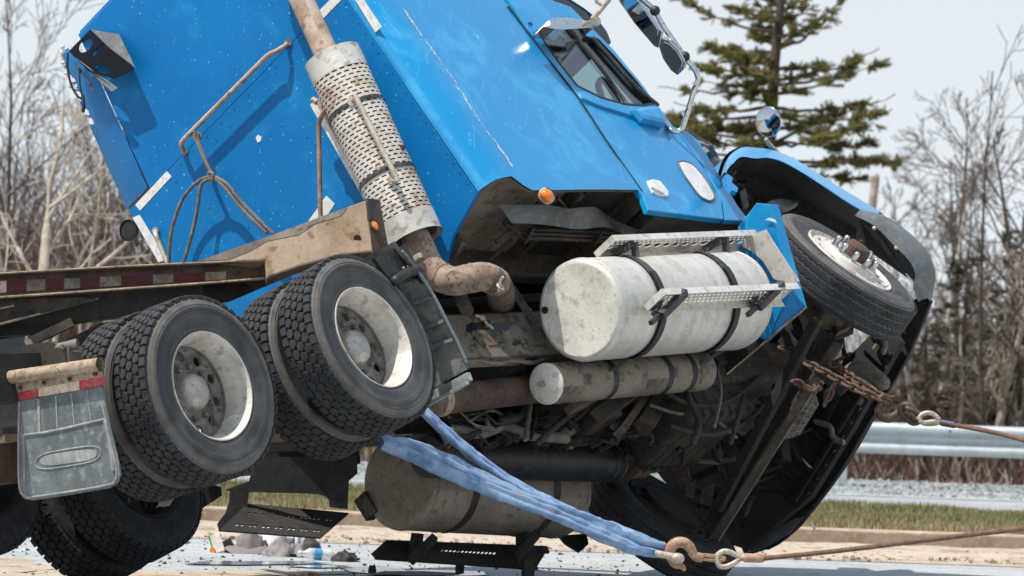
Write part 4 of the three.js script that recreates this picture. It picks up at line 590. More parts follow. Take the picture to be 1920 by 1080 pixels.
  part(truck, 'step_end_plate', slab('x', xe, [E(1394, 447), E(1437, 430), E(1450, 452), E(1499, 527), E(1482, 534), E(1452, 523), E(1432, 490), E(1412, 472), E(1392, 462)], 0.006, [], 0), M.step, FR);
  const q = (px, py, z) => FR.on('z', z, px, py);
  for (const [a, b] of [[[1190, 455], [1193, 506]], [[1360, 446], [1363, 496]]]) parts(truck, 'step_bracket', [bar(q(a[0], a[1], 1.12), q(b[0], b[1], 1.06), 0.05, 0.012, V(1, 0, 0)), bar(q(a[0], a[1], 1.12), q(a[0] - 42, a[1] + 22, 0.99), 0.05, 0.02, V(1, 0, 0)), box(q(b[0], b[1], 1.06).x - 0.05, q(b[0], b[1], 1.06).x + 0.05, q(b[0], b[1], 1.06).y - 0.01, q(b[0], b[1], 1.06).y + 0.005, 1.03, 1.1)], M.blackSteel, FR);
  for (const dx of [0, 182]) { const dy = -dx * 0.085; parts(truck, 'step_bracket', [bar(q(1285 + dx, 547 + dy, 1.3), q(1240 + dx, 592 + dy, 1.2), 0.045, 0.05, V(1, 0, 0)), bar(q(1246 + dx, 582 + dy, 1.2), q(1220 + dx, 606 + dy, 1.17), 0.03, 0.03, V(1, 0, 0)), bar(q(1228 + dx, 588 + dy, 1.175), q(1238 + dx, 560 + dy, 1.18), 0.05, 0.03, V(1, 0, 0))], M.blackSteel, FR); }
  // second tank, on the far side, with its own steps near the ground
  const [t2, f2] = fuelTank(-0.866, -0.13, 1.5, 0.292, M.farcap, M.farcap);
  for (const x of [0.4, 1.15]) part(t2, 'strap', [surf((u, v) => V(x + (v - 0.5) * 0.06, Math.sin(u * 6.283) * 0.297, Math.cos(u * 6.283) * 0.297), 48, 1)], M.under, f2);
  const ft = (px, py, d) => FR.at(px, py, d);
  const fs = part(truck, 'lower_step', plate([ft(730, 1018, 31.9), ft(1027, 1030, 32.7), ft(1006, 1064, 32.5), ft(702, 1040, 31.7)], 0.008, [...Array(14)].map((_, i) => [0.36 + i * 0.025, 0.35, 0.0085, 0.09])), M.underDark, FR);
  part(fs, 'step_lip', [bar(ft(730, 1020, 31.9), ft(1027, 1031, 32.7), 0.02, 0.05), bar(ft(702, 1042, 31.7), ft(1006, 1062, 32.5), 0.02, 0.05), bar(ft(730, 1018, 31.9), ft(702, 1043, 31.7), 0.02, 0.05)], M.underDark, FR);
  parts(truck, 'step_bracket', [bar(ft(783, 1000, 31.9), ft(778, 1040, 31.9), 0.08, 0.05), bar(ft(815, 1008, 31.8), ft(770, 1052, 31.7), 0.07, 0.05), bar(ft(984, 990, 32.4), ft(984, 1035, 32.4), 0.1, 0.08), bar(ft(1008, 1000, 32.3), ft(965, 1050, 32.2), 0.07, 0.05), bar(ft(990, 1050, 32.3), ft(990, 1085, 32.3), 0.12, 0.02), bar(ft(862, 1058, 32.2), ft(862, 1076, 32.2), 0.07, 0.02)], M.underDark, FR);
  part(truck, 'fairing_scrap', slab('z', -1.1, outline(FR, 'z', -1.1, [[1050, 1004], [1100, 1000], [1104, 1020], [1088, 1034], [1062, 1018]]), 0.02), M.black, FR);
  parts(truck, 'tank_bracket', [box(-0.02, 0.06, -0.05, 0.1, -1.2, -1.1), box(0.0, 0.5, 0.2, 0.36, -0.62, -0.44), box(1.1, 1.3, 0.1, 0.26, -0.62, -0.44)], M.under, FR);
  // air tanks
  const a0 = FR.on('z', 0.43, 1025, 719.5), a1 = FR.on('z', 0.43, 1312, 695), ad = a1.clone().sub(a0), aL = ad.length();
  const reg = cyl(a0, a1, 0.124, 0.124, 40, true); const an = part(truck, 'air_tank', [reg], M.frame, FR);
  const dn = ad.clone().normalize(); part(an, 'end_cap', [align(new THREE.SphereGeometry(0.124, 36, 12, 0, 6.283, 0, 1.5708).scale(1, 0.28, 1), a0, a0.clone().addScaledVector(dn, -0.001))].map(g => g), M.cap, FR);
  part(an, 'end_cap', align(new THREE.SphereGeometry(0.124, 36, 12, 0, 6.283, 0, 1.5708).scale(1, 0.28, 1), a1, a1.clone().addScaledVector(dn, 0.001)), M.frame, FR);
  part(an, 'drain_valve', [cyl(a0.clone().addScaledVector(dn, -0.08), a0.clone().addScaledVector(dn, -0.02), 0.016, 0.016, 8)], M.hook, FR);
  for (const k of [0.34, 0.7, 0.86]) part(an, 'strap', align(new THREE.CylinderGeometry(0.127, 0.127, 0.05, 40, 1, true), a0.clone().addScaledVector(ad, k - 0.01), a0.clone().addScaledVector(ad, k + 0.01)), M.black, FR);
  const b0 = FR.on('z', -0.42, 800, 856), b1 = FR.on('z', -0.42, 1150, 866); const bt = part(truck, 'air_tank', [cyl(b0, b1, 0.128, 0.128, 36)], M.black, FR);
  const bd = b1.clone().sub(b0); part(bt, 'end_rim', [0.985, 0.94].map(k => align(new THREE.CylinderGeometry(0.131, 0.131, 0.02, 36, 1, true), b0.clone().addScaledVector(bd, k), b0.clone().addScaledVector(bd, k + 0.004))), M.blackSteel, FR);
  part(bt, 'dust', [surf((u, v) => { const a = lerp(0.55, 1.75, u), r = 0.1295; const p = b0.clone().lerp(b1, lerp(0.28, 0.93, v)); return p.add(V(0, Math.sin(a) * r, Math.cos(a) * r)); }, 12, 20)], M.under, FR);
}
// ---- hanging tool step frame on the far side
{
  const p = (x, y, d) => FR.at(380 + x * 0.1852, 880 + y * 0.1852, d);
  const q = (l, d, th) => { const s = l.map(v => FR.at(380 + v[0] * 0.1852, 880 + v[1] * 0.1852, d)); const g = new THREE.BufferGeometry(), pos = []; const n = camDir([0.2, 0.1, 1]).applyQuaternion(new THREE.Quaternion().setFromRotationMatrix(FR.M).invert()).multiplyScalar(-th); const tri = THREE.ShapeUtils.triangulateShape(l.map(v => new THREE.Vector2(v[0], -v[1])), []); for (const t of tri) { for (const i of t) pos.push(s[i].x, s[i].y, s[i].z); for (const i of [t[2], t[1], t[0]]) pos.push(s[i].x + n.x, s[i].y + n.y, s[i].z + n.z); } for (let i = 0; i < l.length; i++) { const a = s[i], b = s[(i + 1) % l.length], c = b.clone().add(n), e = a.clone().add(n); for (const v of [a, b, c, a, c, e]) pos.push(v.x, v.y, v.z); } g.setAttribute('position', new THREE.Float32BufferAttribute(pos, 3)); g.computeVertexNormals(); return g; };
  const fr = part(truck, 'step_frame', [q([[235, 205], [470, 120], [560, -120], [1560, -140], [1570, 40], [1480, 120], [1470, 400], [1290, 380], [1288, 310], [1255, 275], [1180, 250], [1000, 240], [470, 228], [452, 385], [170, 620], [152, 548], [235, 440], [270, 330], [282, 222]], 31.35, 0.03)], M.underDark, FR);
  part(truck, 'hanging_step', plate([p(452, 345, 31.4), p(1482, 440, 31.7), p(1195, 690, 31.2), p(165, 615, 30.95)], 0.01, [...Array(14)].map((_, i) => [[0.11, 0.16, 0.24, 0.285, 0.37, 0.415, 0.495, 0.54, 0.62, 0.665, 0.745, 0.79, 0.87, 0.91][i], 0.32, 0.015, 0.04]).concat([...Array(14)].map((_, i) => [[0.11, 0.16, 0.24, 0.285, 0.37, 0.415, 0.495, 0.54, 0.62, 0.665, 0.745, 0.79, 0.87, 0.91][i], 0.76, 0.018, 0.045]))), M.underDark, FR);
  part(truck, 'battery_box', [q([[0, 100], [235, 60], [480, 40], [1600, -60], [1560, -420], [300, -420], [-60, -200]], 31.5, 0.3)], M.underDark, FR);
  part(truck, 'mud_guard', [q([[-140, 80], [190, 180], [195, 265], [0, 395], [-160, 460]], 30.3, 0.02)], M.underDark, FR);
}
// ---- mud guard between drive wheel and tank
{
  const c = l => new THREE.CatmullRomCurve3(l.map(p => DA.on('z', 0.03, p[0], p[1])));
  const L = c([[740, 452], [757, 474], [772, 492], [796, 526], [820, 566], [840, 605], [858, 640], [872, 672], [880, 690]]);
  const sh = o => (u, v) => { const p = L.getPoint(v); return V(p.x + o * 0.6, p.y - o * 0.2, p.z - u * 0.55 - o); };
  const g = part(truck, 'mud_guard', [surf(sh(0), 8, 30), surf(sh(0.008), 8, 30)], M.guardPlate, DA);
  part(g, 'edge_lip', tube([...Array(10)].map((_, i) => L.getPoint(0.12 + i / 10 * 0.9).add(V(-0.012, 0, 0.005))), 0.011, 8), M.flap, DA);
  for (const t of [0.46, 0.6, 0.72]) { const p = L.getPoint(t); part(g, 'stiffening_rib', bar(V(p.x - 0.012, p.y - 0.01, p.z - 0.01), V(p.x - 0.012, p.y + 0.06, p.z - 0.5), 0.02, 0.014, V(1, 0, 0)), M.flap, DA); }
  const e = L.getPoint(1); part(g, 'bottom_step', [bar(V(e.x - 0.02, e.y - 0.05, e.z), V(e.x - 0.02, e.y - 0.05, e.z - 0.55), 0.05, 0.035, V(1, 0, 0)), bar(V(e.x - 0.06, e.y - 0.09, e.z), V(e.x - 0.06, e.y - 0.09, e.z - 0.55), 0.02, 0.02, V(1, 0, 0))], M.flapPale, DA);
  const w = (px, py, z = 0.03) => DA.on('z', z, px, py);
  part(g, 'mount_plate', [slab('z', 0.0, outline(DA, 'z', 0, [[702, 484], [760, 457], [778, 490], [790, 520], [740, 536]]), 0.02), tube([w(742, 526, 0.02), w(764, 512, 0.02), w(784, 508, 0.02), w(792, 522, 0.02)], 0.03, 10)], M.black, DA);
  seed(421); part(g, 'screw', [[764, 500], [768, 492], [757, 503]].map(p => new THREE.SphereGeometry(0.009, 8, 6).translate(...w(p[0], p[1], 0.002).toArray())), M.galvRing, DA);
}
// ---- rear frame end, mud flap and its hanger
{
  const xr = -0.72, P = (px, py, x = xr) => RA.on('x', x, px, py);
  const ol = [[33, 752], [190, 724], [199, 770], [212, 826], [222, 868], [225, 890], [219, 906], [205, 915], [130, 928], [62, 938], [46, 936], [37, 926], [34, 905], [33, 830]];
  const fl = part(truck, 'mud_flap', slab('x', xr, outline(RA, 'x', xr, ol), -0.012, [], 0.003), M.flap, RA);
  const rim = [[36, 754], [35, 850], [37, 914], [48, 930], [62, 932], [130, 922], [204, 909], [216, 900], [219, 886], [206, 822], [192, 760]];
  part(fl, 'edge_border', tube(rim.map(p => P(p[0], p[1], xr - 0.002)), 0.007, 6, 6), M.flapPale, RA);
  part(fl, 'moulded_ridge', [tube([[45, 816], [100, 808], [196, 786]].map(p => P(p[0], p[1], xr - 0.001)), 0.008, 6), tube([[45, 818], [46, 900]].map(p => P(p[0], p[1], xr - 0.001)), 0.006, 6), tube([[198, 790], [208, 840], [213, 880]].map(p => P(p[0], p[1], xr - 0.001)), 0.013, 6)], M.flapPale, RA);
  part(fl, 'vertical_rib', [[[72, 748], [74, 810]], [[105, 742], [108, 804]], [[134, 737], [140, 797]], [[164, 732], [172, 792]]].map((q, i) => bar(P(...q[0], xr - 0.002), P(...q[1], xr - 0.002), i ? 0.008 : 0.02, 0.006, V(1, 0, 0))), M.flapPale, RA);
  const ov = []; for (let i = 0; i <= 28; i++) { const a = i / 28 * Math.PI * 2, cxx = Math.sign(Math.cos(a)) * Math.pow(Math.abs(Math.cos(a)), 0.55), sy = Math.sign(Math.sin(a)) * Math.pow(Math.abs(Math.sin(a)), 0.75); ov.push([128 + cxx * 61, 858 - sy * 16 - cxx * 10]); }
  part(fl, 'oval_moulding', [tube(ov.map(p => P(p[0], p[1], xr - 0.001)), 0.0045, 6, 3)], M.flapPale, RA);
  const oi = ov.map(p => [lerp(p[0], 128, 0.13), lerp(p[1], 858, 0.3)]); part(fl, 'oval_plate', slab('x', xr - 0.004, outline(RA, 'x', xr - 0.004, oi.slice(0, 28)), -0.006, [], 0.002), M.flapPale, RA);
  const tp = (a, b, c, d, m) => part(fl, 'reflective_strip', slab('x', xr - 0.008, outline(RA, 'x', xr - 0.008, [a, b, c, d]), -0.008), m, RA);
  tp([30, 734], [72, 727], [73, 744], [31, 752], M.brightRed); tp([72, 727], [148, 714], [149, 731], [73, 744], M.cream); tp([148, 714], [194, 705], [195, 722], [149, 731], M.brightRed);
  part(truck, 'flap_hanger', [cyl(P(-40, 716, xr - 0.03), P(188, 683, xr - 0.03), 0.036, 0.036, 24, true), cyl(P(-40, 716, xr - 0.03), P(188, 683, xr - 0.03), 0.03, 0.03, 24, true), slab('x', xr - 0.01, outline(RA, 'x', xr - 0.01, [[-30, 726], [190, 690], [192, 706], [30, 736], [-30, 742]]), -0.006)], M.rustEdge, RA);
  seed(431); part(truck, 'bolt', [[104, 698], [130, 711], [178, 702], [38, 727], [82, 718]].map(p => new THREE.SphereGeometry(0.012, 8, 6).translate(...P(p[0], p[1], xr - 0.02).toArray())), M.rustDark, RA);
  // axle tubes, suspension and the tail of the frame
  part(truck, 'axle', [cyl(V(0, 0, -0.3), V(0, 0, -2.1), 0.075, 0.075, 18), new THREE.SphereGeometry(0.24, 20, 14).scale(0.9, 1, 1).translate(0, 0, -1.2)], M.underDark, RA);
  part(truck, 'axle', [cyl(V(0, 0, -0.3), V(0, 0, -2.1), 0.075, 0.075, 18), new THREE.SphereGeometry(0.24, 20, 14).scale(0.9, 1, 1).translate(0, 0, -1.2)], M.underDark, DA);
  part(truck, 'frame_tail', [box(-1.2, 1.6, 0.12, 0.38, -0.82, -0.74), box(-1.2, 1.6, 0.12, 0.38, -1.66, -1.58), box(-0.62, -0.5, 0.0, 0.36, -1.6, -0.8), box(-0.5, 1.0, -0.1, 0.1, -0.9, -0.68, 0.04), box(0.2, 0.9, -0.25, 0.3, -1.4, -0.9, 0.05)], M.underDark, RA);
  const D = (px, py, d) => RA.at(px, py, d);
  part(truck, 'spring_hanger', [slab('x', -0.5, outline(RA, 'x', -0.5, [[-20, 688], [40, 648], [92, 640], [140, 660], [150, 690], [-20, 700]]), -0.05), bar(P(60, 640, -0.45), P(136, 604, -0.3), 0.03, 0.05)], M.under, RA);
  part(truck, 'air_valve', [cyl(P(112, 652, -0.6), P(146, 645, -0.55), 0.026, 0.032, 14), tube([P(120, 655, -0.6), P(123, 675, -0.6), P(122, 692, -0.6)], 0.007, 6), tube([P(128, 655, -0.6), P(130, 672, -0.6), P(128, 692, -0.6)], 0.007, 6), new THREE.IcosahedronGeometry(0.03, 0).translate(...P(112, 652, -0.62).toArray())], M.hose, RA);
  part(truck, 'lower_bracket', [slab('x', -0.3, outline(RA, 'x', -0.3, [[-30, 790], [30, 758], [40, 860], [36, 905], [-30, 915]]), 0.2)], M.rustDark, RA);
  part(truck, 'rusted_box', [slab('x', -0.5, outline(RA, 'x', -0.5, [[-40, 800], [0, 776], [33, 758], [34, 828], [-40, 836]]), 0.1)], M.rustBeam, RA);
}
// ---- nose: fender, bumper, axle beam, radiator
{
  const oz = [[1350, 334], [1355, 318], [1359, 307], [1373, 289], [1396, 280], [1413, 280], [1449, 287], [1480, 299], [1524, 324], [1569, 353], [1613, 378], [1658, 407]], iz = [[1366, 334], [1362, 326], [1364, 318], [1375, 306], [1391, 294], [1418, 297], [1442, 296], [1469, 304], [1502, 322], [1547, 351], [1591, 380], [1640, 408]];
  const C1 = new THREE.CatmullRomCurve3(iz.map(p => ST.on('z', 0.02, p[0], p[1]))), C2 = new THREE.CatmullRomCurve3(oz.map(p => ST.on('z', -0.16, p[0], p[1])));
  const f = part(truck, 'fender', surf((u, v) => { const p = C1.getPoint(u).lerp(C2.getPoint(u), v); const n = V(0, 0.02 * Math.sin(v * 3.14), 0.03 * Math.sin(v * 3.14)); return p.add(n); }, 60, 8), M.blueSide, ST);
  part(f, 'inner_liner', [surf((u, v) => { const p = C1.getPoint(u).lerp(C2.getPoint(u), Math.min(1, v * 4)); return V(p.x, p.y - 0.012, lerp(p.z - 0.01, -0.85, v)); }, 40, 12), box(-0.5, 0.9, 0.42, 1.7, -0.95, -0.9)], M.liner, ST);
  part(truck, 'hood', surf((u, v) => { const p = C2.getPoint(u); return V(p.x, p.y + 0.03 + 0.1 * Math.sin(v * 3.14), lerp(p.z, -2.0, v)); }, 30, 10), M.blueSide, ST);
  part(f, 'latch', [slab('z', 0.03, outline(ST, 'z', 0.03, [[1358, 330], [1364, 326], [1374, 333], [1372, 342], [1384, 352], [1382, 360], [1372, 356], [1362, 344]]), 0.03)], M.blueTrim, ST);
  const m = (px, py, z = -0.12) => ST.on('z', z, px, py);
  const hm = part(truck, 'fender_mirror', [(() => { const c = m(1441, 229, 0), n = camDir([-0.62, -0.05, 0.78]).applyQuaternion(new THREE.Quaternion().setFromRotationMatrix(ST.M).invert()); return align(new THREE.LatheGeometry([[0.001, -0.05], [0.06, -0.045], [0.095, -0.015], [0.105, 0.0], [0.104, 0.006], [0.096, 0.006]].map(p => new THREE.Vector2(...p)), 36), c.clone().addScaledVector(n, -0.001), c.clone().addScaledVector(n, 0.001)); })()], M.chrome, ST);
  { const c = m(1441, 229, 0), n = camDir([-0.62, -0.05, 0.78]).applyQuaternion(new THREE.Quaternion().setFromRotationMatrix(ST.M).invert()); part(hm, 'mirror_glass', align(new THREE.SphereGeometry(0.25, 36, 10, 0, 6.283, 0, 0.4).translate(0, -0.2303 + 0.004, 0), c.clone().addScaledVector(n, -0.001), c.clone().addScaledVector(n, 0.001)), M.mirror, ST); }
  part(hm, 'stalk', tube([m(1437, 262, -0.02), m(1442, 270, -0.04), m(1452, 280, -0.08), m(1462, 291, -0.14)], 0.015, 8), M.galvRing, ST);
  // engine bay seen in the gap between cab and fender
  seed(441); const l = []; for (let i = 0; i < 34; i++) { const t = rnd(), p = ST.on('z', rr(-0.5, -0.25), lerp(1310, 1395, t) + rr(-6, 10), lerp(268, 372, t) + rr(-6, 14)); const g = rnd() < 0.5 ? new RoundedBoxGeometry(rr(0.05, 0.16), rr(0.04, 0.12), rr(0.04, 0.1), 1, 0.01) : new THREE.CylinderGeometry(0.02, 0.025, rr(0.08, 0.25), 10); g.rotateZ(rr(0, 3)); g.rotateX(rr(0, 3)); l.push(g.translate(p.x, p.y, p.z)); }
  part(truck, 'engine_bay_fitting', l, M.blackSteel, ST, { kind: 'stuff' });
  part(truck, 'fire_wall', [slab('z', -0.5, outline(ST, 'z', -0.5, [[1290, 240], [1330, 268], [1372, 330], [1440, 340], [1470, 400], [1480, 560], [1350, 520], [1330, 420]]), 0.1), slab('z', -0.34, outline(ST, 'z', -0.34, [[1372, 392], [1410, 370], [1432, 376], [1424, 392], [1404, 402]]), 0.05, [], 0.01)], M.underDark, ST);
  part(truck, 'air_duct', [slab('z', -0.2, outline(ST, 'z', -0.2, [[1442, 376], [1460, 371], [1496, 375], [1498, 380], [1478, 390], [1456, 384]]), 0.05, [], 0.012)], M.greyPlastic, ST);
  // blue fairing behind the front wheel
  const xf = 1.84, E = px => outline(FR, 'x', xf, px);
  const fp = part(truck, 'side_fairing', slab('x', xf, E([[1418, 381], [1444, 383], [1452, 420], [1466, 470], [1486, 540], [1452, 606], [1438, 642], [1395, 610], [1380, 520], [1384, 425]]), -0.02, [], 0.004), M.blueSide, FR);
  const k = (px, py, x) => FR.on('x', x, px, py);
  part(fp, 'corner_face', plate([k(1443, 382, xf), k(1459, 384, xf + 0.06), k(1513, 577, xf + 0.06), k(1485, 545, xf)], 0.012), M.blueSide, FR);
  part(fp, 'lower_face', plate([k(1484, 544, xf), k(1513, 577, xf + 0.06), k(1500, 588, xf + 0.055), k(1438, 643, xf + 0.01)], 0.012), M.blueTrim, FR);
  part(fp, 'rusty_flange', [plate([k(1514, 577, xf + 0.055), k(1500, 588, xf + 0.055), k(1364, 703, xf - 0.1), k(1438, 641, xf - 0.01)], 0.01)], M.rustEdge, FR);
  part(fp, 'scratch', slab('x', xf - 0.014, outline(FR, 'x', xf - 0.014, [[1434, 413], [1442, 408], [1453, 412], [1456, 418], [1448, 415], [1440, 413]]), -0.003), M.whiteTape, FR);
  part(fp, 'splash_plate', [slab('x', xf + 0.1, outline(FR, 'x', xf + 0.1, [[1364, 702], [1438, 640], [1416, 620], [1350, 668]]), -0.01)], M.black, FR);
  // bumper: moulded end cap and long dark inner face
  const b = (px, py, d) => ST.at(px, py, d);
  const inn = [[1603, 404], [1640, 424], [1676, 460], [1704, 488], [1716, 514], [1712, 538], [1722, 566]], out = [[1613, 396], [1652, 402], [1692, 426], [1733, 464], [1752, 502], [1753, 530], [1743, 566]];
  const CI = new THREE.CatmullRomCurve3(inn.map(p => b(p[0], p[1], 33.35))), CO = new THREE.CatmullRomCurve3(out.map(p => b(p[0], p[1], 33.55)));
  const bp = part(truck, 'bumper_end', [surf((u, v) => { const p = CI.getPoint(u).lerp(CO.getPoint(u), v); const s = 0.03 * Math.sin(v * 3.14); return p.add(V(0, 0, s)); }, 40, 8), surf((u, v) => { const p = CO.getPoint(u); return V(p.x + 0.16 * v, p.y - 0.02 * v, p.z - 0.25 * v); }, 30, 3)], M.greyPlastic, ST);
  part(bp, 'screw', [[1638, 430], [1679, 467]].map(p => new THREE.SphereGeometry(0.014, 10, 8).translate(...b(p[0] + 1, p[1] - 2, 33.32).toArray())), M.galvRing, ST);
  part(bp, 'inner_fin', [plate([b(1612, 412, 33.40), b(1650, 440, 33.40), b(1700, 520, 33.40), b(1628, 470, 33.60)], 0.01), plate([b(1648, 446, 33.38), b(1672, 478, 33.38), b(1667, 482, 33.38), b(1654, 462, 33.38)], 0.01)], M.black, ST);
  const ol = [[1743, 562], [1722, 612], [1700, 668], [1668, 722], [1640, 772], [1608, 830], [1575, 882], [1546, 922], [1520, 955], [1496, 985], [1470, 1008], [1440, 1026], [1395, 1040], [1380, 1010], [1440, 940], [1500, 850], [1560, 760], [1610, 690], [1650, 620], [1715, 560]];
  const bm = part(truck, 'bumper', slab('x', 1.0, outline(ST, 'x', 1.0, ol), -0.05, [], 0.01), M.underDark, ST);
  part(bm, 'lower_edge', tube([[1745, 566], [1702, 668], [1641, 773], [1575, 884], [1520, 957], [1470, 1010], [1440, 1028]].map(p => ST.on('x', 0.985, p[0], p[1])), 0.012, 6), M.black, ST);
  part(bm, 'end_cap', slab('x', 0.97, outline(ST, 'x', 0.97, [[1400, 1036], [1440, 1024], [1480, 1000], [1508, 968], [1490, 972], [1452, 990], [1420, 1010]]), -0.02, [], 0.005), M.greyPlastic, ST);
  part(truck, 'radiator', [slab('x', 0.86, outline(ST, 'x', 0.86, [[1660, 600], [1690, 640], [1600, 800], [1520, 930], [1400, 1030], [1330, 1010], [1440, 850], [1560, 700]]), -0.05)], M.underDark, ST);
  const rl = []; for (let i = 0; i < 11; i++) { const t = i / 10; const a = ST.on('x', 0.84, lerp(1640, 1480, t), lerp(668, 930, t)); rl.push(box(a.x - 0.012, a.x + 0.012, a.y - 0.12, a.y + 0.12, a.z - 0.012, a.z + 0.012)); }
  part(truck, 'radiator_brace', [...rl, bar(ST.on('x', 0.82, 1590, 700), ST.on('x', 0.82, 1540, 800), 0.02, 0.06), bar(ST.on('x', 0.82, 1620, 730), ST.on('x', 0.82, 1490, 940), 0.02, 0.03)], M.black, ST);
  part(truck, 'cooling_hose', [tube([[1590, 700], [1610, 690], [1640, 705], [1655, 718]].map(p => ST.on('x', 0.7, p[0], p[1])), 0.05, 12), tube([[1640, 655], [1652, 640], [1660, 645], [1656, 660]].map(p => ST.on('x', 0.75, p[0], p[1])), 0.02, 10), tube([[1530, 790], [1556, 800], [1562, 820], [1580, 830]].map(p => ST.on('x', 0.78, p[0], p[1])), 0.02, 8)], M.hose, ST);
  part(truck, 'tow_eye', new THREE.TorusGeometry(0.07, 0.022, 10, 24).rotateY(0.4).translate(...ST.on('x', 0.8, 1652, 646).toArray()), M.black, ST);
  part(truck, 'light_fragment', [plate([ST.on('x', 0.8, 1502, 858), ST.on('x', 0.8, 1506, 861), ST.on('x', 0.8, 1524, 878), ST.on('x', 0.8, 1516, 876)], 0.006)], M.cream, ST);
  // axle beam
  const x = (px, py, y = -0.32) => ST.on('y', y, px, py), s0 = x(1562, 632), s1 = x(1328, 1000);
  const web = (w, h, o, oy) => bar(s0.clone().add(V(o, oy, 0)), s1.clone().add(V(o, oy, 0)), w, h, V(0, 1, 0));
  const ab = part(truck, 'axle_beam', [web(0.1, 0.018, 0, -0.055), web(0.1, 0.018, 0, 0.055), web(0.024, 0.11, 0, 0)], M.under, ST);
  part(ab, 'worn_edge', cyl(s0.clone().add(V(0.05, -0.06, 0)), s1.clone().add(V(0.05, -0.06, 0)), 0.008, 0.008, 8), M.frame, ST);
  part(truck, 'tie_rod', [bar(x(1532, 600, -0.36), x(1345, 955, -0.36), 0.05, 0.07, V(0, 1, 0)), cyl(x(1556, 628, -0.02), x(1590, 612, -0.02), 0.05, 0.06, 14)], M.underDark, ST);
  part(truck, 'leaf_spring', [0, 1, 2].map(i => bar(ST.on('z', -0.62, 1470 - i * 2, 610 + i * 10), ST.on('z', -0.62, 1600 - i * 8, 720 + i * 6), 0.09, 0.016, V(0, 1, 0))), M.underDark, ST);
  part(truck, 'king_pin', [box(-0.12, 0.14, -0.16, 0.14, -0.45, -0.28, 0.03), slab('z', -0.4, outline(ST, 'z', -0.4, [[1562, 604], [1590, 596], [1600, 610], [1572, 622]]), 0.04)], M.ironBrown, ST);
  const sp = (px, py, d) => ST.at(px, py, d), sm = part(truck, 'oil_sump', [plate([sp(1512, 738, 33.15), sp(1536, 758, 33.20), sp(1500, 815, 33.30), sp(1472, 824, 33.30)], 0.16)], M.frame, ST);
  const gl = []; for (let i = 0; i < 5; i++) { const t = (i + 0.5) / 5; gl.push(bar(sp(lerp(1512, 1474, t), lerp(742, 822, t), 33.12 + t * 0.12), sp(lerp(1534, 1500, t), lerp(760, 812, t), 33.16 + t * 0.1), 0.006, 0.006)); } gl.push(bar(sp(1524, 750, 33.13), sp(1487, 818, 33.25), 0.006, 0.006)); part(sm, 'sump_rib', gl, M.flapPale, ST);
  part(truck, 'front_spring_bracket', [plate([sp(1266, 880, 33.10), sp(1290, 884, 33.10), sp(1296, 930, 33.20), sp(1276, 922, 33.20)], 0.05), plate([sp(1316, 918, 33.20), sp(1342, 906, 33.20), sp(1332, 948, 33.20), sp(1312, 944, 33.20)], 0.04), plate([sp(1286, 910, 33.15), sp(1305, 900, 33.15), sp(1302, 935, 33.15), sp(1284, 930, 33.15)], 0.04)], M.copper, ST);
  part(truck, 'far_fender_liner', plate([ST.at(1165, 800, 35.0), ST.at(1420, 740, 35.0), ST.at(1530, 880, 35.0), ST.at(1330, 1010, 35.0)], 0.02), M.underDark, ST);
  part(truck, 'front_clutter', (() => { seed(451); const o = []; for (let i = 0; i < 60; i++) { const t = rnd(), p = ST.at(lerp(1560, 1270, t) + rr(-50, 60), lerp(680, 1000, t) + rr(-30, 30), 33.55 + rr(0, 0.4)); const g = rnd() < 0.6 ? new THREE.CylinderGeometry(rr(0.008, 0.02), rr(0.008, 0.02), rr(0.15, 0.5), 8) : new RoundedBoxGeometry(rr(0.05, 0.2), rr(0.04, 0.14), rr(0.04, 0.12), 1, 0.01); g.rotateZ(rr(0, 3)); g.rotateX(rr(0, 3)); o.push(g.translate(p.x, p.y, p.z)); } return o; })(), M.underDark, ST, { kind: 'stuff' });
}

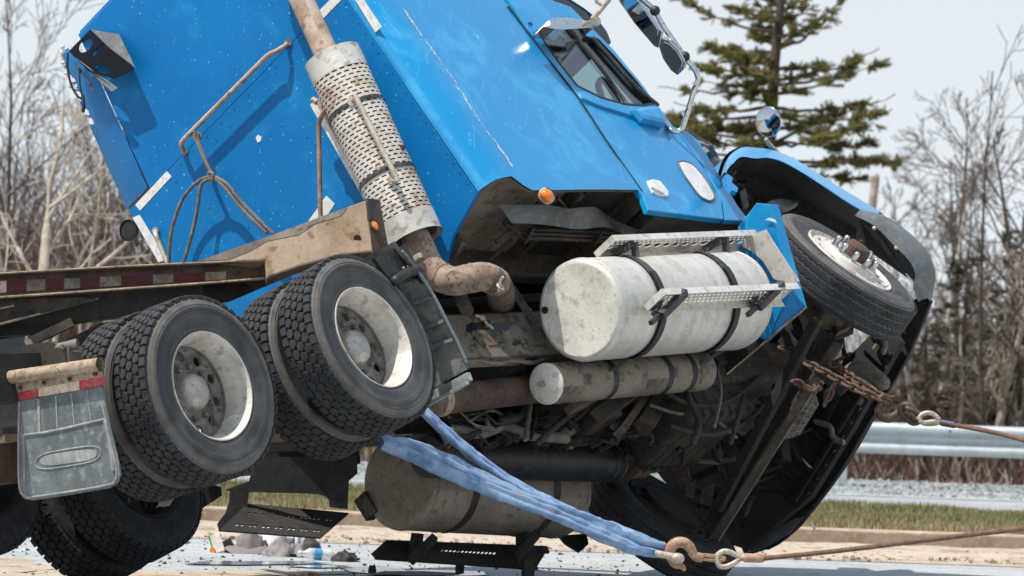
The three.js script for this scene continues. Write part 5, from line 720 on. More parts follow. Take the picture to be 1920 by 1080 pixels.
// ------------------------------------------------------------------ trailer nose lying over the tractor
{
  const TF = new Frame(at(250, 522, 29.15), [0.9, 0.05, -0.36], [0.36, 0.06, 0.93]);
  const tr = thing('container_trailer', 'rusty flat trailer frame with red and white tape resting on the tractor', 'trailer', V(-4.2, 0, -28.5));
  const P = (px, py, z = 0) => TF.on('z', z, px, py);
  const tp = [[-260, 528], [0, 514], [250, 500], [430, 492], [497, 489]], bt = [[-260, 572], [0, 557], [250, 540], [430, 527], [500, 521]];
  const T = tp.map(p => P(...p)), Bt = bt.map(p => P(...p)); const rev = a => [...a].reverse();
  const beam = part(tr, 'side_beam', [slab('z', -0.045, [...T, ...rev(Bt)], 0.012)], M.rustDark, TF);
  const fl = (l, h, n) => part(beam, n, l.slice(0, -1).map((a, i) => bar(a.clone().add(V(0, 0, -0.045)), l[i + 1].clone().add(V(0, 0, -0.045)), 0.1, h)), M.rustDark, TF);
  fl(T, 0.014, 'top_flange'); fl(Bt, 0.014, 'bottom_flange');
  part(beam, 'rust_edge', [tube(T.map(p => p.clone().add(V(0, 0.004, 0.004))), 0.0065, 6), tube(Bt.map(p => p.clone().add(V(0, -0.002, 0.004))), 0.008, 6)], M.rustEdge, TF);
  part(beam, 'web_stiffener', bar(P(496, 491, -0.02), P(498, 520, -0.02), 0.012, 0.05, V(1, 0, 0)), M.rustDark, TF);
  const cuts = [0, 12, 50, 85, 120, 150, 187, 227, 287, 325, 385, 424]; const cl = [M.cream, M.dirtyRed, M.dirtyWhite, M.dirtyRed, M.dirtyWhite, M.dirtyRed, M.dirtyWhite, M.dirtyRed, M.dirtyWhite, M.dirtyRed, M.rustEdge];
  const yt = x => lerp(527, 509, x / 424), yb = x => lerp(549, 524, x / 424);
  for (let i = 0; i < cl.length; i++) part(beam, 'tape_strip', slab('z', -0.040, outline(TF, 'z', -0.04, [[cuts[i], yt(cuts[i])], [cuts[i + 1], yt(cuts[i + 1])], [cuts[i + 1], yb(cuts[i + 1])], [cuts[i], yb(cuts[i])]]), 0.003), cl[i], TF);
  part(tr, 'under_frame', [slab('z', -0.12, outline(TF, 'z', -0.12, [[-260, 575], [0, 560], [300, 540], [500, 522], [552, 514], [430, 566], [330, 582], [180, 600], [60, 628], [-260, 640]]), 0.5), slab('z', -0.3, outline(TF, 'z', -0.3, [[-260, 560], [0, 556], [90, 560], [120, 618], [0, 636], [-260, 660]]), 0.3)], M.underDark, TF);
  part(tr, 'cross_rib', [bar(P(-20, 613, 0.02), P(182, 560, -0.1), 0.03, 0.012), bar(P(-20, 583, 0.0), P(56, 566, -0.06), 0.03, 0.012)], M.rustEdge, TF);
  part(tr, 'cross_plate', [slab('z', -0.02, outline(TF, 'z', -0.02, [[-60, 560], [150, 558], [182, 561], [0, 608], [-60, 618]]), 0.02), slab('z', -0.1, outline(TF, 'z', -0.1, [[190, 606], [300, 584], [340, 585], [240, 620], [120, 660], [60, 668]]), 0.03)], M.under, TF);
  part(tr, 'lock_plate', slab('z', -0.6, outline(TF, 'z', -0.6, [[54, 618], [84, 616], [60, 634], [54, 634]]), 0.05), M.rustBeam, TF);
  // front bolster with its amber lamp
  const BF = new Frame(at(560, 450, 29.45), [0.93, 0.31, -0.2], [0.08, 0.42, 0.9]);
  const Q = (px, py, z = 0) => BF.on('z', z, px, py);
  const bo = part(tr, 'front_bolster', slab('z', 0, outline(BF, 'z', 0, [[365, 492], [520, 436], [600, 405], [688, 374], [700, 472], [640, 478], [560, 500], [500, 521], [497, 489]]), 0.1, [], 0.012), M.rustBeam, BF);
  part(bo, 'worn_patch', slab('z', 0.003, outline(BF, 'z', 0.003, [[370, 490], [520, 437], [600, 407], [652, 388], [640, 404], [590, 420], [560, 440], [500, 452], [470, 470], [430, 486]]), 0.003), M.frame, BF);
  part(bo, 'end_plate', [plate([Q(687, 372, 0.0), Q(712, 374, -0.08), Q(728, 462, -0.1), Q(699, 474, 0.0)], 0.02)], M.rustDark, BF);
  part(bo, 'end_stripe', [plate([Q(690, 373, 0.008), Q(709, 374, -0.07), Q(711, 404, -0.076), Q(692, 412, 0.008)], 0.022)], M.black, BF);
  const lp = Q(702, 424, -0.01), ln = V(0.78, 0, 0.62).normalize();
  part(bo, 'amber_lamp', align(new THREE.SphereGeometry(0.034, 20, 10, 0, 6.283, 0, 1.57).scale(0.8, 0.5, 1), lp, lp.clone().addScaledVector(ln, 0.002)), M.amber, BF);
  part(bo, 'lamp_ring', align(new THREE.TorusGeometry(0.034, 0.006, 8, 22).rotateX(Math.PI / 2).scale(0.8, 1, 1), lp, lp.clone().addScaledVector(ln, 0.002)), M.rustDark, BF);
  part(bo, 'bolt_hole', align(new THREE.CylinderGeometry(0.021, 0.021, 0.006, 18), Q(670, 447, 0.0), Q(670, 447, 0.004)), M.underDark, BF);
  const win = part(tr, 'frame_gap_plate', slab('z', -1.0, outline(TF, 'z', -1.0, [[-60, 618], [50, 618], [42, 660], [0, 672], [-60, 690]]), 0.02), M.greyPlastic, TF);
}
// ------------------------------------------------------------------ recovery gear
function strands(path, R, r, n, pitch, per = 60) {    // laid wire rope
  const L = path.getLength(), N = Math.max(8, Math.round(L * per)), g = [], fr = path.computeFrenetFrames(N, false);
  for (let s = 0; s < n; s++) { const pts = []; for (let i = 0; i <= N; i++) { const p = path.getPoint(i / N), a = i / N * L / pitch * Math.PI * 2 + s / n * Math.PI * 2; pts.push(p.addScaledVector(fr.normals[i], Math.cos(a) * R).addScaledVector(fr.binormals[i], Math.sin(a) * R)); }
    g.push(new THREE.TubeGeometry(new THREE.CatmullRomCurve3(pts), N, r, 5, false)); }
  return merge(g);
}
function link(len, wid, r) { const s = len / 2 - wid / 2, pts = []; for (let i = 0; i < 20; i++) { const a = i / 20 * Math.PI * 2; pts.push(V(Math.cos(a) * wid / 2 + Math.sign(Math.cos(a)) * s, Math.sin(a) * wid / 2, 0)); } return new THREE.TubeGeometry(new THREE.CatmullRomCurve3(pts, true), 30, r, 8, true); }
function place(g, p, dir, roll) { const x = dir.clone().normalize(), u = Math.abs(x.y) > 0.9 ? V(1, 0, 0) : V(0, 1, 0), z = x.clone().cross(u).normalize(), y = z.clone().cross(x); const m = new THREE.Matrix4().makeBasis(x, y, z).multiply(new THREE.Matrix4().makeRotationX(roll)).setPosition(p); const R = new THREE.Matrix4().makeBasis(x, y, z).multiply(new THREE.Matrix4().makeRotationX(roll)); R.setPosition(p); return g.applyMatrix4(R); }
{
  // two folded limbs of a round sling
  const limb = (pts, w, s, tw) => { const c = new THREE.CatmullRomCurve3(pts), N = 150, fr = c.computeFrenetFrames(N, false);
    return surf((u, v) => { const i = Math.min(N, Math.round(v * N)), a = u * Math.PI * 2 + v * tw, p = c.getPoint(v), t = pts.length - 1, k = v * t, W = lerp(w[Math.floor(k)], w[Math.min(t, Math.floor(k) + 1)], k % 1);
      const fold = 1 + 0.16 * Math.sin(3 * u * 6.283 + v * 9 + s) + 0.10 * (vnoise(u * 6 + 3, v * 26 + s * 5, 64, s) - 0.5) * 2 + 0.08 * (vnoise(u * 14, v * 60 + s, 99, s + 4) - 0.5) * 2 + 0.05 * Math.sin(v * 70 + u * 12);
      const cr = 0.35 * Math.exp(-Math.pow((u - 0.3) * 14, 2)) + 0.3 * Math.exp(-Math.pow((u - 0.62) * 16, 2)); const r = W * Math.max(0.25, fold - cr);
      return p.addScaledVector(fr.normals[i], Math.cos(a) * r).addScaledVector(fr.binormals[i], Math.sin(a) * r * 0.62); }, 40, N); };
  const sl = thing('lifting_sling', 'dirty light blue round sling stretched from behind the drive wheels to the lower hook', 'sling', onGround(1000, 1075));
  const A = (l, d0, d1) => l.map((p, i) => at(p[0], p[1], lerp(d0, d1, i / (l.length - 1))));
  part(sl, 'sling_limb', limb(A([[792, 770], [830, 806], [880, 848], [940, 892], [1000, 926], [1060, 954], [1120, 984], [1180, 1012], [1240, 1030]], 29.9, 30.5), [0.05, 0.052, 0.052, 0.05, 0.048, 0.046, 0.05, 0.056, 0.028], 3, 1.2), M.sling);
  part(sl, 'sling_limb', limb(A([[712, 826], [760, 834], [830, 862], [900, 896], [980, 932], [1060, 962], [1120, 984], [1180, 1006], [1246, 1026]], 29.75, 30.45), [0.036, 0.04, 0.042, 0.044, 0.044, 0.046, 0.05, 0.052, 0.03], 8, -0.8), M.sling);
  part(sl, 'sling_limb', limb(A([[716, 832], [770, 852], [840, 886], [910, 916], [990, 946], [1060, 974], [1130, 1004], [1190, 1028], [1246, 1040]], 29.7, 30.4), [0.032, 0.036, 0.038, 0.038, 0.036, 0.036, 0.04, 0.034, 0.02], 13, 0.6), M.sling);

  // lower pull: shackle, hook, thimble, ferrule, wire rope
  const q = (px, py, d = 30.4) => at(px, py, d);
  const lh = thing('tow_hook', 'large rusty brown hook holding the end of the blue sling', 'hook', onGround(1290, 1079));
  const hp = [[1284, 1070], [1279, 1062], [1266, 1058], [1258, 1046], [1256, 1034], [1262, 1022], [1273, 1017], [1285, 1019], [1295, 1028], [1300, 1040], [1308, 1045], [1318, 1046]];
  const hr = [0.01, 0.018, 0.024, 0.028, 0.031, 0.033, 0.033, 0.032, 0.03, 0.027, 0.025, 0.024];
  const hc = new THREE.CatmullRomCurve3(hp.map(p => q(...p))), hf = hc.computeFrenetFrames(66, false);
  part(lh, 'hook_body', surf((u, v) => { const i = Math.round(v * 66), p = hc.getPoint(v), k = v * 11, r = lerp(hr[Math.floor(k)], hr[Math.min(11, Math.floor(k) + 1)], k % 1), a = u * 6.283; return p.addScaledVector(hf.normals[i], Math.cos(a) * r).addScaledVector(hf.binormals[i], Math.sin(a) * r); }, 16, 66), M.hook);
  part(lh, 'swivel', [cyl(q(1306, 1044), q(1318, 1046), 0.03, 0.026, 18), bar(q(1318, 1040), q(1342, 1043), 0.03, 0.02), tube([q(1316, 1047), q(1330, 1049), q(1352, 1050), q(1358, 1047), q(1352, 1044), q(1340, 1043)], 0.014, 10)], M.hook);
  part(lh, 'shackle_pin', [cyl(q(1228, 1037, 30.36), q(1262, 1044, 30.36), 0.02, 0.022, 14), new THREE.SphereGeometry(0.033, 16, 12).scale(1.3, 1, 1).translate(...q(1270, 1047, 30.36).toArray())], M.galvRing);
  const lr = thing('wire_rope', 'rusty wire rope running low from the sling hook to the right', 'wire rope', onGround(1640, 1060));
  const thim = (l, z, m) => tube(l.map(p => q(p[0], p[1], z)), 0.0165, 12, 8);
  part(lr, 'thimble', thim([[1386, 1044], [1370, 1036], [1356, 1034], [1345, 1042], [1345, 1052], [1350, 1061], [1362, 1062], [1376, 1056], [1386, 1048]], 30.4), M.galvRing);
  part(lr, 'ferrule', [cyl(q(1386, 1046), q(1398, 1046), 0.014, 0.026, 14), cyl(q(1396, 1046), q(1428, 1047), 0.028, 0.026, 18), cyl(q(1428, 1047), q(1436, 1046), 0.026, 0.014, 18)], M.hook);
  part(lr, 'rope_strands', strands(new THREE.CatmullRomCurve3([q(1432, 1047), q(1560, 1034, 30.0), q(1700, 1017, 29.5), q(1920, 990.5, 28.6), q(2400, 935, 27)]), 0.0085, 0.0078, 6, 0.11, 60), M.rope);

  // upper pull: chain round the axle, grab hook, wire rope
  const D0 = 32.3, c = (px, py, d = D0) => at(px, py, d);
  const runs = [
    ['rusty chain running from behind the axle beam up to the dark hook', [[1512, 680, 32.2], [1540, 694, 32.1], [1580, 716, 32.0], [1625, 738, 31.9], [1668, 757, 31.9]]],
    ['short rusty chain end wrapped round the leaf spring below the wheel', [[1462, 652, 32.6], [1482, 658, 32.6], [1500, 668, 32.5]]],
    ['rusty chain loop lying across the face of the axle beam', [[1488, 714, 32.2], [1508, 724, 32.1], [1528, 732, 32.1], [1534, 722, 32.2]]],
    ['rusty chain coming down from the radiator side to the dark hook', [[1556, 680, 32.6], [1578, 694, 32.5], [1604, 712, 32.3], [1630, 728, 32.2], [1655, 744, 32.1]]],
    ['loose rusty chain tail hanging down beside the oil sump', [[1562, 724, 32.3], [1554, 740, 32.3], [1547, 756, 32.3]]]];
  const lg = link(0.076, 0.043, 0.0095); let first = true;
  for (const [lab, pts] of runs) {
    const cv = new THREE.CatmullRomCurve3(pts.map(p => c(...p))), L = cv.getLength(), n = Math.max(3, Math.round(L / 0.056));
    const ch = thing('recovery_chain', lab, 'chain', onGround(pts[0][0], 1075), 'rusty recovery chains under the nose');
    for (let i = 0; i < n; i++) { const t = (i + 0.5) / n; part(ch, 'link', place(lg.clone(), cv.getPointAt(t), cv.getTangentAt(t), (i % 2 ? 0.4 : 1.97) + 0.1 * Math.sin(i * 5)), M.chain); }
  }
  const uh = thing('grab_hook', 'dark brown double curved hook linking the chain to the upper rope', 'hook', onGround(1690, 1040));
  const up = [[1679, 742], [1668, 745], [1658, 742], [1650, 748], [1652, 756], [1648, 766], [1650, 776], [1660, 783], [1672, 783], [1682, 777], [1690, 768], [1698, 762]];
  const ur = [0.005, 0.012, 0.018, 0.022, 0.024, 0.027, 0.03, 0.031, 0.03, 0.027, 0.024, 0.022], uc = new THREE.CatmullRomCurve3(up.map(p => c(p[0], p[1], 31.9))), uf = uc.computeFrenetFrames(66, false);
  part(uh, 'hook_body', surf((u, v) => { const i = Math.round(v * 66), p = uc.getPoint(v), k = v * 11, r = lerp(ur[Math.floor(k)], ur[Math.min(11, Math.floor(k) + 1)], k % 1), a = u * 6.283; return p.addScaledVector(uf.normals[i], Math.cos(a) * r).addScaledVector(uf.binormals[i], Math.sin(a) * r); }, 14, 66), M.hookDark);
  part(uh, 'eye', place(link(0.14, 0.075, 0.018), c(1706, 776, 31.85), c(1720, 790, 31.85).sub(c(1694, 764, 31.85)), 0.5), M.hookDark);
  part(uh, 'link', place(link(0.13, 0.075, 0.016), c(1716, 772, 31.85), c(1736, 778, 31.85).sub(c(1700, 762, 31.85)), 1.6), M.hookDark);
  const ul = thing('wire_rope', 'rusty wire rope with a blue ferrule crossing in front of the guardrail', 'wire rope', onGround(1800, 1040));
  const t2 = (l, r = 0.015) => tube(l.map(p => c(p[0], p[1], 31.8)), r, 12, 8);
  part(ul, 'thimble', t2([[1762, 792], [1752, 790], [1732, 792], [1724, 786], [1728, 778], [1740, 774], [1752, 778], [1760, 786]]), M.galvRing);
  part(ul, 'thimble_loop', t2([[1720, 784], [1732, 795], [1750, 796], [1762, 793]], 0.01), M.hook);
  part(ul, 'ferrule', cyl(c(1766, 792.5, 31.8), c(1790, 797, 31.75), 0.021, 0.021, 18), new THREE.MeshStandardMaterial({ color: new THREE.Color(0x25406e), metalness: 0.3, roughness: 0.4 }));
  part(ul, 'rope_strands', strands(new THREE.CatmullRomCurve3([c(1762, 792, 31.8), c(1792, 797.5, 31.7), c(1850, 808, 31.2), c(1920, 825, 30.6), c(2400, 960, 28)]), 0.0085, 0.0078, 6, 0.11, 60), M.rope);
}

// ------------------------------------------------------------------ ground
const T_ = {};
T_.asph = grime(1024, 3.1, [[164, 167, 167], [177, 179, 178], [148, 150, 149]], 4, 201, 6500, [104, 104, 102]);
T_.dirt = grime(1024, 2.3, [[166, 149, 131], [180, 166, 148], [132, 108, 88]], 4, 203, 2600, [98, 82, 66]);
M.asphalt = std({ map: T_.asph, roughness: 0.88, bumpMap: texture(512, 0.7, (u, v) => { const a = fbm(u, v, 96, 2, 5) * 255; return [a, a, a]; }, null, true), bumpScale: 0.006 });
M.farRoad = std({ roughness: 0.85, map: grime(512, 3, [[146, 149, 152], [156, 159, 161], [136, 139, 142]], 4, 205, 900, [150, 150, 150]) });
M.dirt = std({ map: T_.dirt, roughness: 0.95 });
M.kerb = std({ roughness: 0.9, map: grime(512, 1.2, [[176, 158, 138], [158, 136, 114], [192, 180, 164]], 5, 207, 500, [120, 98, 80]) });
M.kerbFace = std({ roughness: 0.95, map: grime(512, 1.0, [[150, 130, 112], [128, 108, 92], [168, 148, 130]], 5, 208, 700, [92, 70, 56]) });
M.gravel = std({ roughness: 0.95, map: grime(1024, 1.6, [[150, 155, 155], [166, 169, 166], [132, 135, 134]], 5, 209, 7000, [104, 106, 106]) });
M.soil = std({ roughness: 1, map: grime(512, 2.2, [[112, 96, 76], [140, 124, 98], [88, 74, 60]], 5, 211, 600, [170, 156, 130]) });
M.wet = new THREE.MeshPhysicalMaterial({ color: new THREE.Color(0.03, 0.034, 0.04), roughness: 0.12, side: THREE.DoubleSide });
M.puddle = new THREE.MeshPhysicalMaterial({ color: new THREE.Color(0.07, 0.13, 0.2), roughness: 0.08, side: THREE.DoubleSide });
const HK = 0.12, Z = d => -d;
const sheet = (x0, x1, z0, z1, y, nx = 1, nz = 1, f) => surf((u, v) => { const x = lerp(x0, x1, u), z = lerp(z0, z1, v); return V(x, y + (f ? f(x, z) : 0), z); }, nx, nz);
const bump = (x, z, s, a) => a * (vnoise(x * s + 300, z * s + 300, 4096, 7) + 0.5 * vnoise(x * s * 2.3 + 70, z * s * 2.3 + 90, 4096, 9) - 0.75);
structure('ground', sheet(-900, 900, -1200, 200, -0.9), M.soil);
structure('road', sheet(-60, 60, -37.7, 30, 0), M.asphalt);
structure('dirt_verge', sheet(-14, 14, -40.2, -37.5, 0.004, 260, 60, (x, z) => { const w = sstep(-37.5, -38.3, z) * 1; return 0.02 * w + Math.max(0, bump(x, z, 1.6, 0.05)) * w + Math.max(0, bump(x, z, 7, 0.03)) * w; }), M.dirt);
structure('dirt_verge', merge([sheet(-60, -14, -40.2, -37.5, 0.004), sheet(14, 60, -40.2, -37.5, 0.004)]), M.dirt);
{ // kerb in cast lengths
  const k = thing('kerb', 'long dirty concrete kerb between the dirt verge and the grass', 'kerb', V(0, 0, -40.3));
  for (let i = -6; i < 6; i++) part(k, 'kerb_stone', [box(i * 2.4 + 0.006, i * 2.4 + 2.394, -0.1, HK + 0.012, -40.48, -40.24, 0.02)], M.kerb);
  for (let i = -6; i < 6; i++) { seed(500 + i); part(k, 'soil_smear', surf((u, v) => V(lerp(i * 2.4, i * 2.4 + 2.4, u), lerp(0.0, 0.085 + 0.03 * vnoise(u * 7 + i * 7 + 100, 3, 4096, 5) + 0.012 * Math.sin(u * 9 + i), v), -40.236 + 0.02 * (1 - v)), 10, 2), M.kerbFace); }
  part(k, 'kerb_run', [box(-60, -14.4, -0.1, HK + 0.012, -40.48, -40.24), box(14.4, 60, -0.1, HK + 0.012, -40.48, -40.24)], M.kerb);
}
structure('grass_bank', sheet(-60, 60, -46.2, -40.47, HK, 240, 12, (x, z) => bump(x, z, 3, 0.03)), M.soil);
structure('far_road', sheet(-60, 60, -49.2, -46.1, HK + 0.01), M.farRoad);
structure('gravel_shoulder', sheet(-60, 60, -54.6, -49.1, HK + 0.015, 260, 50, (x, z) => bump(x, z, 4, 0.02) * sstep(-49.3, -50, z)), M.gravel);
structure('soil_slope', sheet(-80, 80, -66, -54.5, HK - 0.01, 30, 12, (x, z) => -1.0 * sstep(-54.6, -60, z) + bump(x, z, 1, 0.1)), M.soil);
// grass: blades, green growing through straw
{
  seed(601); const n = 110000, g = new THREE.BufferGeometry(), pos = [], nor = [];
  for (const [a, b] of [[0, 0.5], [1.6, 0.4]]) { const c = Math.cos(a), s = Math.sin(a); pos.push(-0.004 * c, 0, -0.004 * s, 0.004 * c, 0, 0.004 * s, 0.012 * b, 1, 0.02 * b); }
  g.setAttribute('position', new THREE.Float32BufferAttribute(pos, 3)); g.computeVertexNormals();
  const im = new THREE.InstancedMesh(g, new THREE.MeshStandardMaterial({ side: THREE.DoubleSide, roughness: 0.9 }), n), m = new THREE.Matrix4(), q = new THREE.Quaternion(), e = new THREE.Euler(), col = new THREE.Color();
  for (let i = 0; i < n; i++) { const x = rr(-7.5, 7.5), z = rr(-46.25, -40.48), d = vnoise(x * 1.4 + 50, z * 1.4 + 90, 4096, 3), k = sstep(-40.6, -43.2, z); const edge = z > -41.6 ? (rnd() < 0.55 * (0.4 + d)) : true; const h = edge ? rr(0.03, 0.075) * (0.5 + d) : 0.012;
    e.set(rr(-0.5, 0.5), rr(0, 6.28), rr(-0.5, 0.5)); q.setFromEuler(e); m.compose(V(x, HK + bump(x, z, 3, 0.03) - 0.005, z), q, V(1.1, h, 1.1)); im.setMatrixAt(i, m);
    const gr = rnd() < 0.12 + 0.5 * k * (0.3 + d); if (gr) col.setRGB(rr(0.13, 0.2), rr(0.15, 0.22), rr(0.045, 0.08)); else col.setRGB(rr(0.3, 0.44), rr(0.25, 0.36), rr(0.13, 0.22)); im.setColorAt(i, col); }
  im.name = 'grass'; im.userData = { kind: 'stuff', label: 'thin spring grass, green and straw coloured, along the kerb', category: 'grass' }; im.castShadow = im.receiveShadow = true; scene.add(im);
}
{ // loose stones and clods along the verge
  seed(611); const mk = (name, label, n, f, m, r0, r1) => { const g = new THREE.IcosahedronGeometry(1, 0), im = new THREE.InstancedMesh(g, m, n), mx = new THREE.Matrix4(), q = new THREE.Quaternion(); const c = new THREE.Color();
    for (let i = 0; i < n; i++) { const [x, y, z] = f(), s = r0 + (r1 - r0) * Math.pow(rnd(), 3); q.setFromEuler(new THREE.Euler(rr(0, 6), rr(0, 6), 0)); mx.compose(V(x, y + s * 0.3, z), q, V(s * rr(0.8, 1.5), s * rr(0.5, 0.9), s)); im.setMatrixAt(i, mx); const k = rr(0.55, 1.1); im.setColorAt(i, c.setRGB(k, k, k)); }
    im.name = name; im.userData = { kind: 'stuff', label, category: 'stones' }; im.castShadow = im.receiveShadow = true; scene.add(im); };
  mk('dirt_clods', 'loose brown clods of dirt scattered along the kerb', 4200, () => { const x = rr(-7, 7), z = lerp(-40.2, -37.4, Math.pow(rnd(), 0.8)); return [x, 0.01 + Math.max(0, bump(x, z, 1.6, 0.05)), z]; }, std({ color: new THREE.Color(0.36, 0.29, 0.225), roughness: 1 }), 0.004, 0.022);
  mk('gravel_stones', 'grey crushed stones of the road shoulder under the guardrail', 16000, () => { const x = rr(-8, 8), z = rr(-54.6, -49.6); return [x, HK + 0.012, z]; }, std({ color: new THREE.Color(0.33, 0.345, 0.345), roughness: 1 }), 0.008, 0.026);
  mk('road_grit', 'dark grit and shards strewn on the asphalt under the truck', 1100, () => { const p = onGround(rr(-40, 1200), 1010 + 90 * rnd()); return [p.x, 0, p.z]; }, std({ color: new THREE.Color(0.09, 0.075, 0.06), roughness: 0.9 }), 0.003, 0.014);
}
// spilt oil and coolant
{
  const blob = (cx_, cy_, rx, ry, s, h) => { const c = onGround(cx_, cy_), ex = onGround(cx_ + rx, cy_).sub(c), ez = onGround(cx_, cy_ - ry).sub(c); const sh = new THREE.Shape(); for (let i = 0; i < 40; i++) { const a = i / 40 * Math.PI * 2, r = 0.7 + 0.5 * vnoise(i / 40 * 9 + s, s, 9, 3) * (1 + 0.3 * Math.sin(a * 5 + s)); const x = Math.cos(a) * r, y = Math.sin(a) * r; i ? sh.lineTo(x, y) : sh.moveTo(x, y); } const g = new THREE.ShapeGeometry(sh), p = g.attributes.position; for (let i = 0; i < p.count; i++) { const q = c.clone().addScaledVector(ex, p.getX(i)).addScaledVector(ez, p.getY(i)); p.setXYZ(i, q.x, h, q.z); } g.computeVertexNormals(); return g; };
  const stain = (g, label, m, name, cat) => { const o = part(scene, name, g, m); tag(o, label, cat); };
  stain(merge([blob(700, 1070, 60, 8, 2, 0.008), blob(820, 1076, 90, 6, 5, 0.0085)]), 'wet black oil pool on the asphalt under the far steps', M.wet, 'oil_pool', 'oil pool');
  stain(merge([blob(490, 1058, 120, 3.5, 9, 0.009), blob(600, 1064, 60, 3, 11, 0.0095)]), 'thin bluish coolant streak running over the asphalt by the bottle', M.puddle, 'coolant_spill', 'spill');
  stain(blob(24, 1012, 26, 8, 13, 0.008), 'bluish wet patch on the asphalt at the far left', M.puddle, 'wet_patch', 'spill');
  stain(merge([blob(300, 1076, 330, 8, 15, 0.006), blob(-10, 1062, 120, 14, 16, 0.0065), blob(480, 1074, 130, 4, 17, 0.007)]), 'thin brown dirt dragged over the asphalt beneath the wheels', M.dirt, 'dirt_patch', 'dirt');
  stain(merge([blob(770, 1078, 90, 5, 21, 0.012)]), 'black oily absorbent crumbs heaped under the lower step', M.underDark, 'oily_crumbs', 'crumbs');
}
// things that fell out of the cab
{
  const g = (px, py) => onGround(px, py);
  const cloth = (w, h, d, s, rough = 0.9) => { const q = new THREE.SphereGeometry(1, 28, 18, 0, Math.PI * 2, 0, Math.PI / 2), p = q.attributes.position; for (let i = 0; i < p.count; i++) { let x = p.getX(i), y = p.getY(i), z = p.getZ(i); const n = 1 + rough * (vnoise(x * 2.2 + s, z * 2.2 + y * 1.5 + s, 64, s) - 0.5) + 0.45 * (vnoise(x * 6 + s, z * 6 + y * 4, 64, s + 2) - 0.5); p.setXYZ(i, x * w * n, y * h * n, z * d * n); } q.computeVertexNormals(); return q; };
  const put = (name, label, cat, px, py, list) => { const o = thing(name, label, cat, g(px, py)); const f = { M: new THREE.Matrix4().setPosition(o.position) }; for (const [n, geo, m] of list) part(o, n, geo, m, f); return o; };
  const taupe = std({ color: new THREE.Color(0.22, 0.18, 0.175), roughness: 0.9 }), grey = std({ color: new THREE.Color(0.26, 0.235, 0.225), roughness: 0.9 }), white = std({ color: new THREE.Color(0.66, 0.66, 0.68), roughness: 0.8 }), dark = std({ color: new THREE.Color(0.03, 0.03, 0.032), roughness: 0.7 });
  put('cap', 'taupe peaked cap lying on the road left of the white shirt', 'cap', 468, 1037, [['crown', cloth(0.09, 0.13, 0.09, 3).translate(0, 0.0, 0), taupe], ['peak', new THREE.CylinderGeometry(0.12, 0.15, 0.012, 20, 1, false, 0, 3.4).rotateY(-1.7).rotateX(0.35).translate(-0.02, 0.05, 0.06), taupe]]);
  put('white_shirt', 'crumpled white cloth on the road under the hanging step', 'cloth', 520, 1034, [['fabric', [cloth(0.14, 0.17, 0.09, 11, 0.9), cloth(0.08, 0.14, 0.08, 14, 0.8).translate(0.1, 0, 0.0)], white]]);
  put('cap', 'grey peaked cap lying on the road between the white cloth and the bottle', 'cap', 526, 1043, [['crown', cloth(0.12, 0.1, 0.1, 17), grey], ['peak', cloth(0.07, 0.06, 0.06, 19).translate(0.1, 0.02, 0.02), grey]]);
  put('shoe', 'dark crumpled shoe on the road behind the clear bottle', 'shoe', 574, 1036, [['upper', cloth(0.09, 0.075, 0.06, 23, 0.9), dark], ['sole', new RoundedBoxGeometry(0.16, 0.02, 0.08, 2, 0.008).translate(-0.02, 0.01, 0.02), dark]]);
  put('dark_bag', 'small black bag behind the grey cap', 'bag', 486, 1036, [['fabric', cloth(0.07, 0.07, 0.06, 29, 0.9), dark]]);
  put('carton', 'torn cream and black carton with an orange lid left of the caps', 'carton', 410, 1036, [['panel', [new RoundedBoxGeometry(0.07, 0.13, 0.03, 1, 0.004).rotateZ(0.35).rotateX(-0.3).translate(-0.01, 0.06, 0)], M.foam], ['side_panel', new RoundedBoxGeometry(0.08, 0.09, 0.03, 1, 0.004).rotateZ(0.5).translate(0.06, 0.045, -0.02), dark], ['lid', new THREE.CylinderGeometry(0.02, 0.02, 0.02, 14).rotateX(1.3).translate(-0.04, 0.015, 0.04), M.amber], ['label_edge', new RoundedBoxGeometry(0.008, 0.11, 0.03, 1, 0.003).rotateZ(0.35).translate(-0.055, 0.06, 0), std({ color: new THREE.Color(0.05, 0.45, 0.12) })]]);
  const bl = (p) => lathe(p, 'x', 28).rotateY(0.25).rotateZ(-0.05).translate(0, 0.042, 0);
  put('plastic_bottle', 'clear plastic water bottle with a blue label lying on the road', 'bottle', 598, 1051, [['bottle_body', bl([[0.012, -0.13], [0.013, -0.105], [0.036, -0.07], [0.038, -0.05], [0.035, -0.045], [0.038, -0.04], [0.038, 0.02], [0.035, 0.025], [0.038, 0.03], [0.035, 0.05], [0.038, 0.055], [0.038, 0.085], [0.02, 0.1], [0, 0.095]]), M.clear], ['label_band', bl([[0.0388, -0.038], [0.0388, 0.015]]), std({ color: new THREE.Color(0.06, 0.34, 0.62), roughness: 0.4 })], ['bottle_cap', bl([[0, -0.142], [0.015, -0.142], [0.015, -0.122]]), white]]);
  put('black_pouch', 'black crumpled pouch on the road right of the bottle', 'pouch', 646, 1053, [['fabric', cloth(0.08, 0.055, 0.05, 31, 0.9), dark]]);
  put('brown_stone', 'rounded orange brown stone at the bottom edge of the photo', 'stone', 578, 1083, [['stone_body', cloth(0.07, 0.035, 0.05, 37, 0.5), M.hook]]);
  put('tar_lump', 'small black lump standing on the wet road near the far step', 'debris', 698, 1076, [['lump', cloth(0.025, 0.05, 0.025, 41, 0.6), dark]]);
}
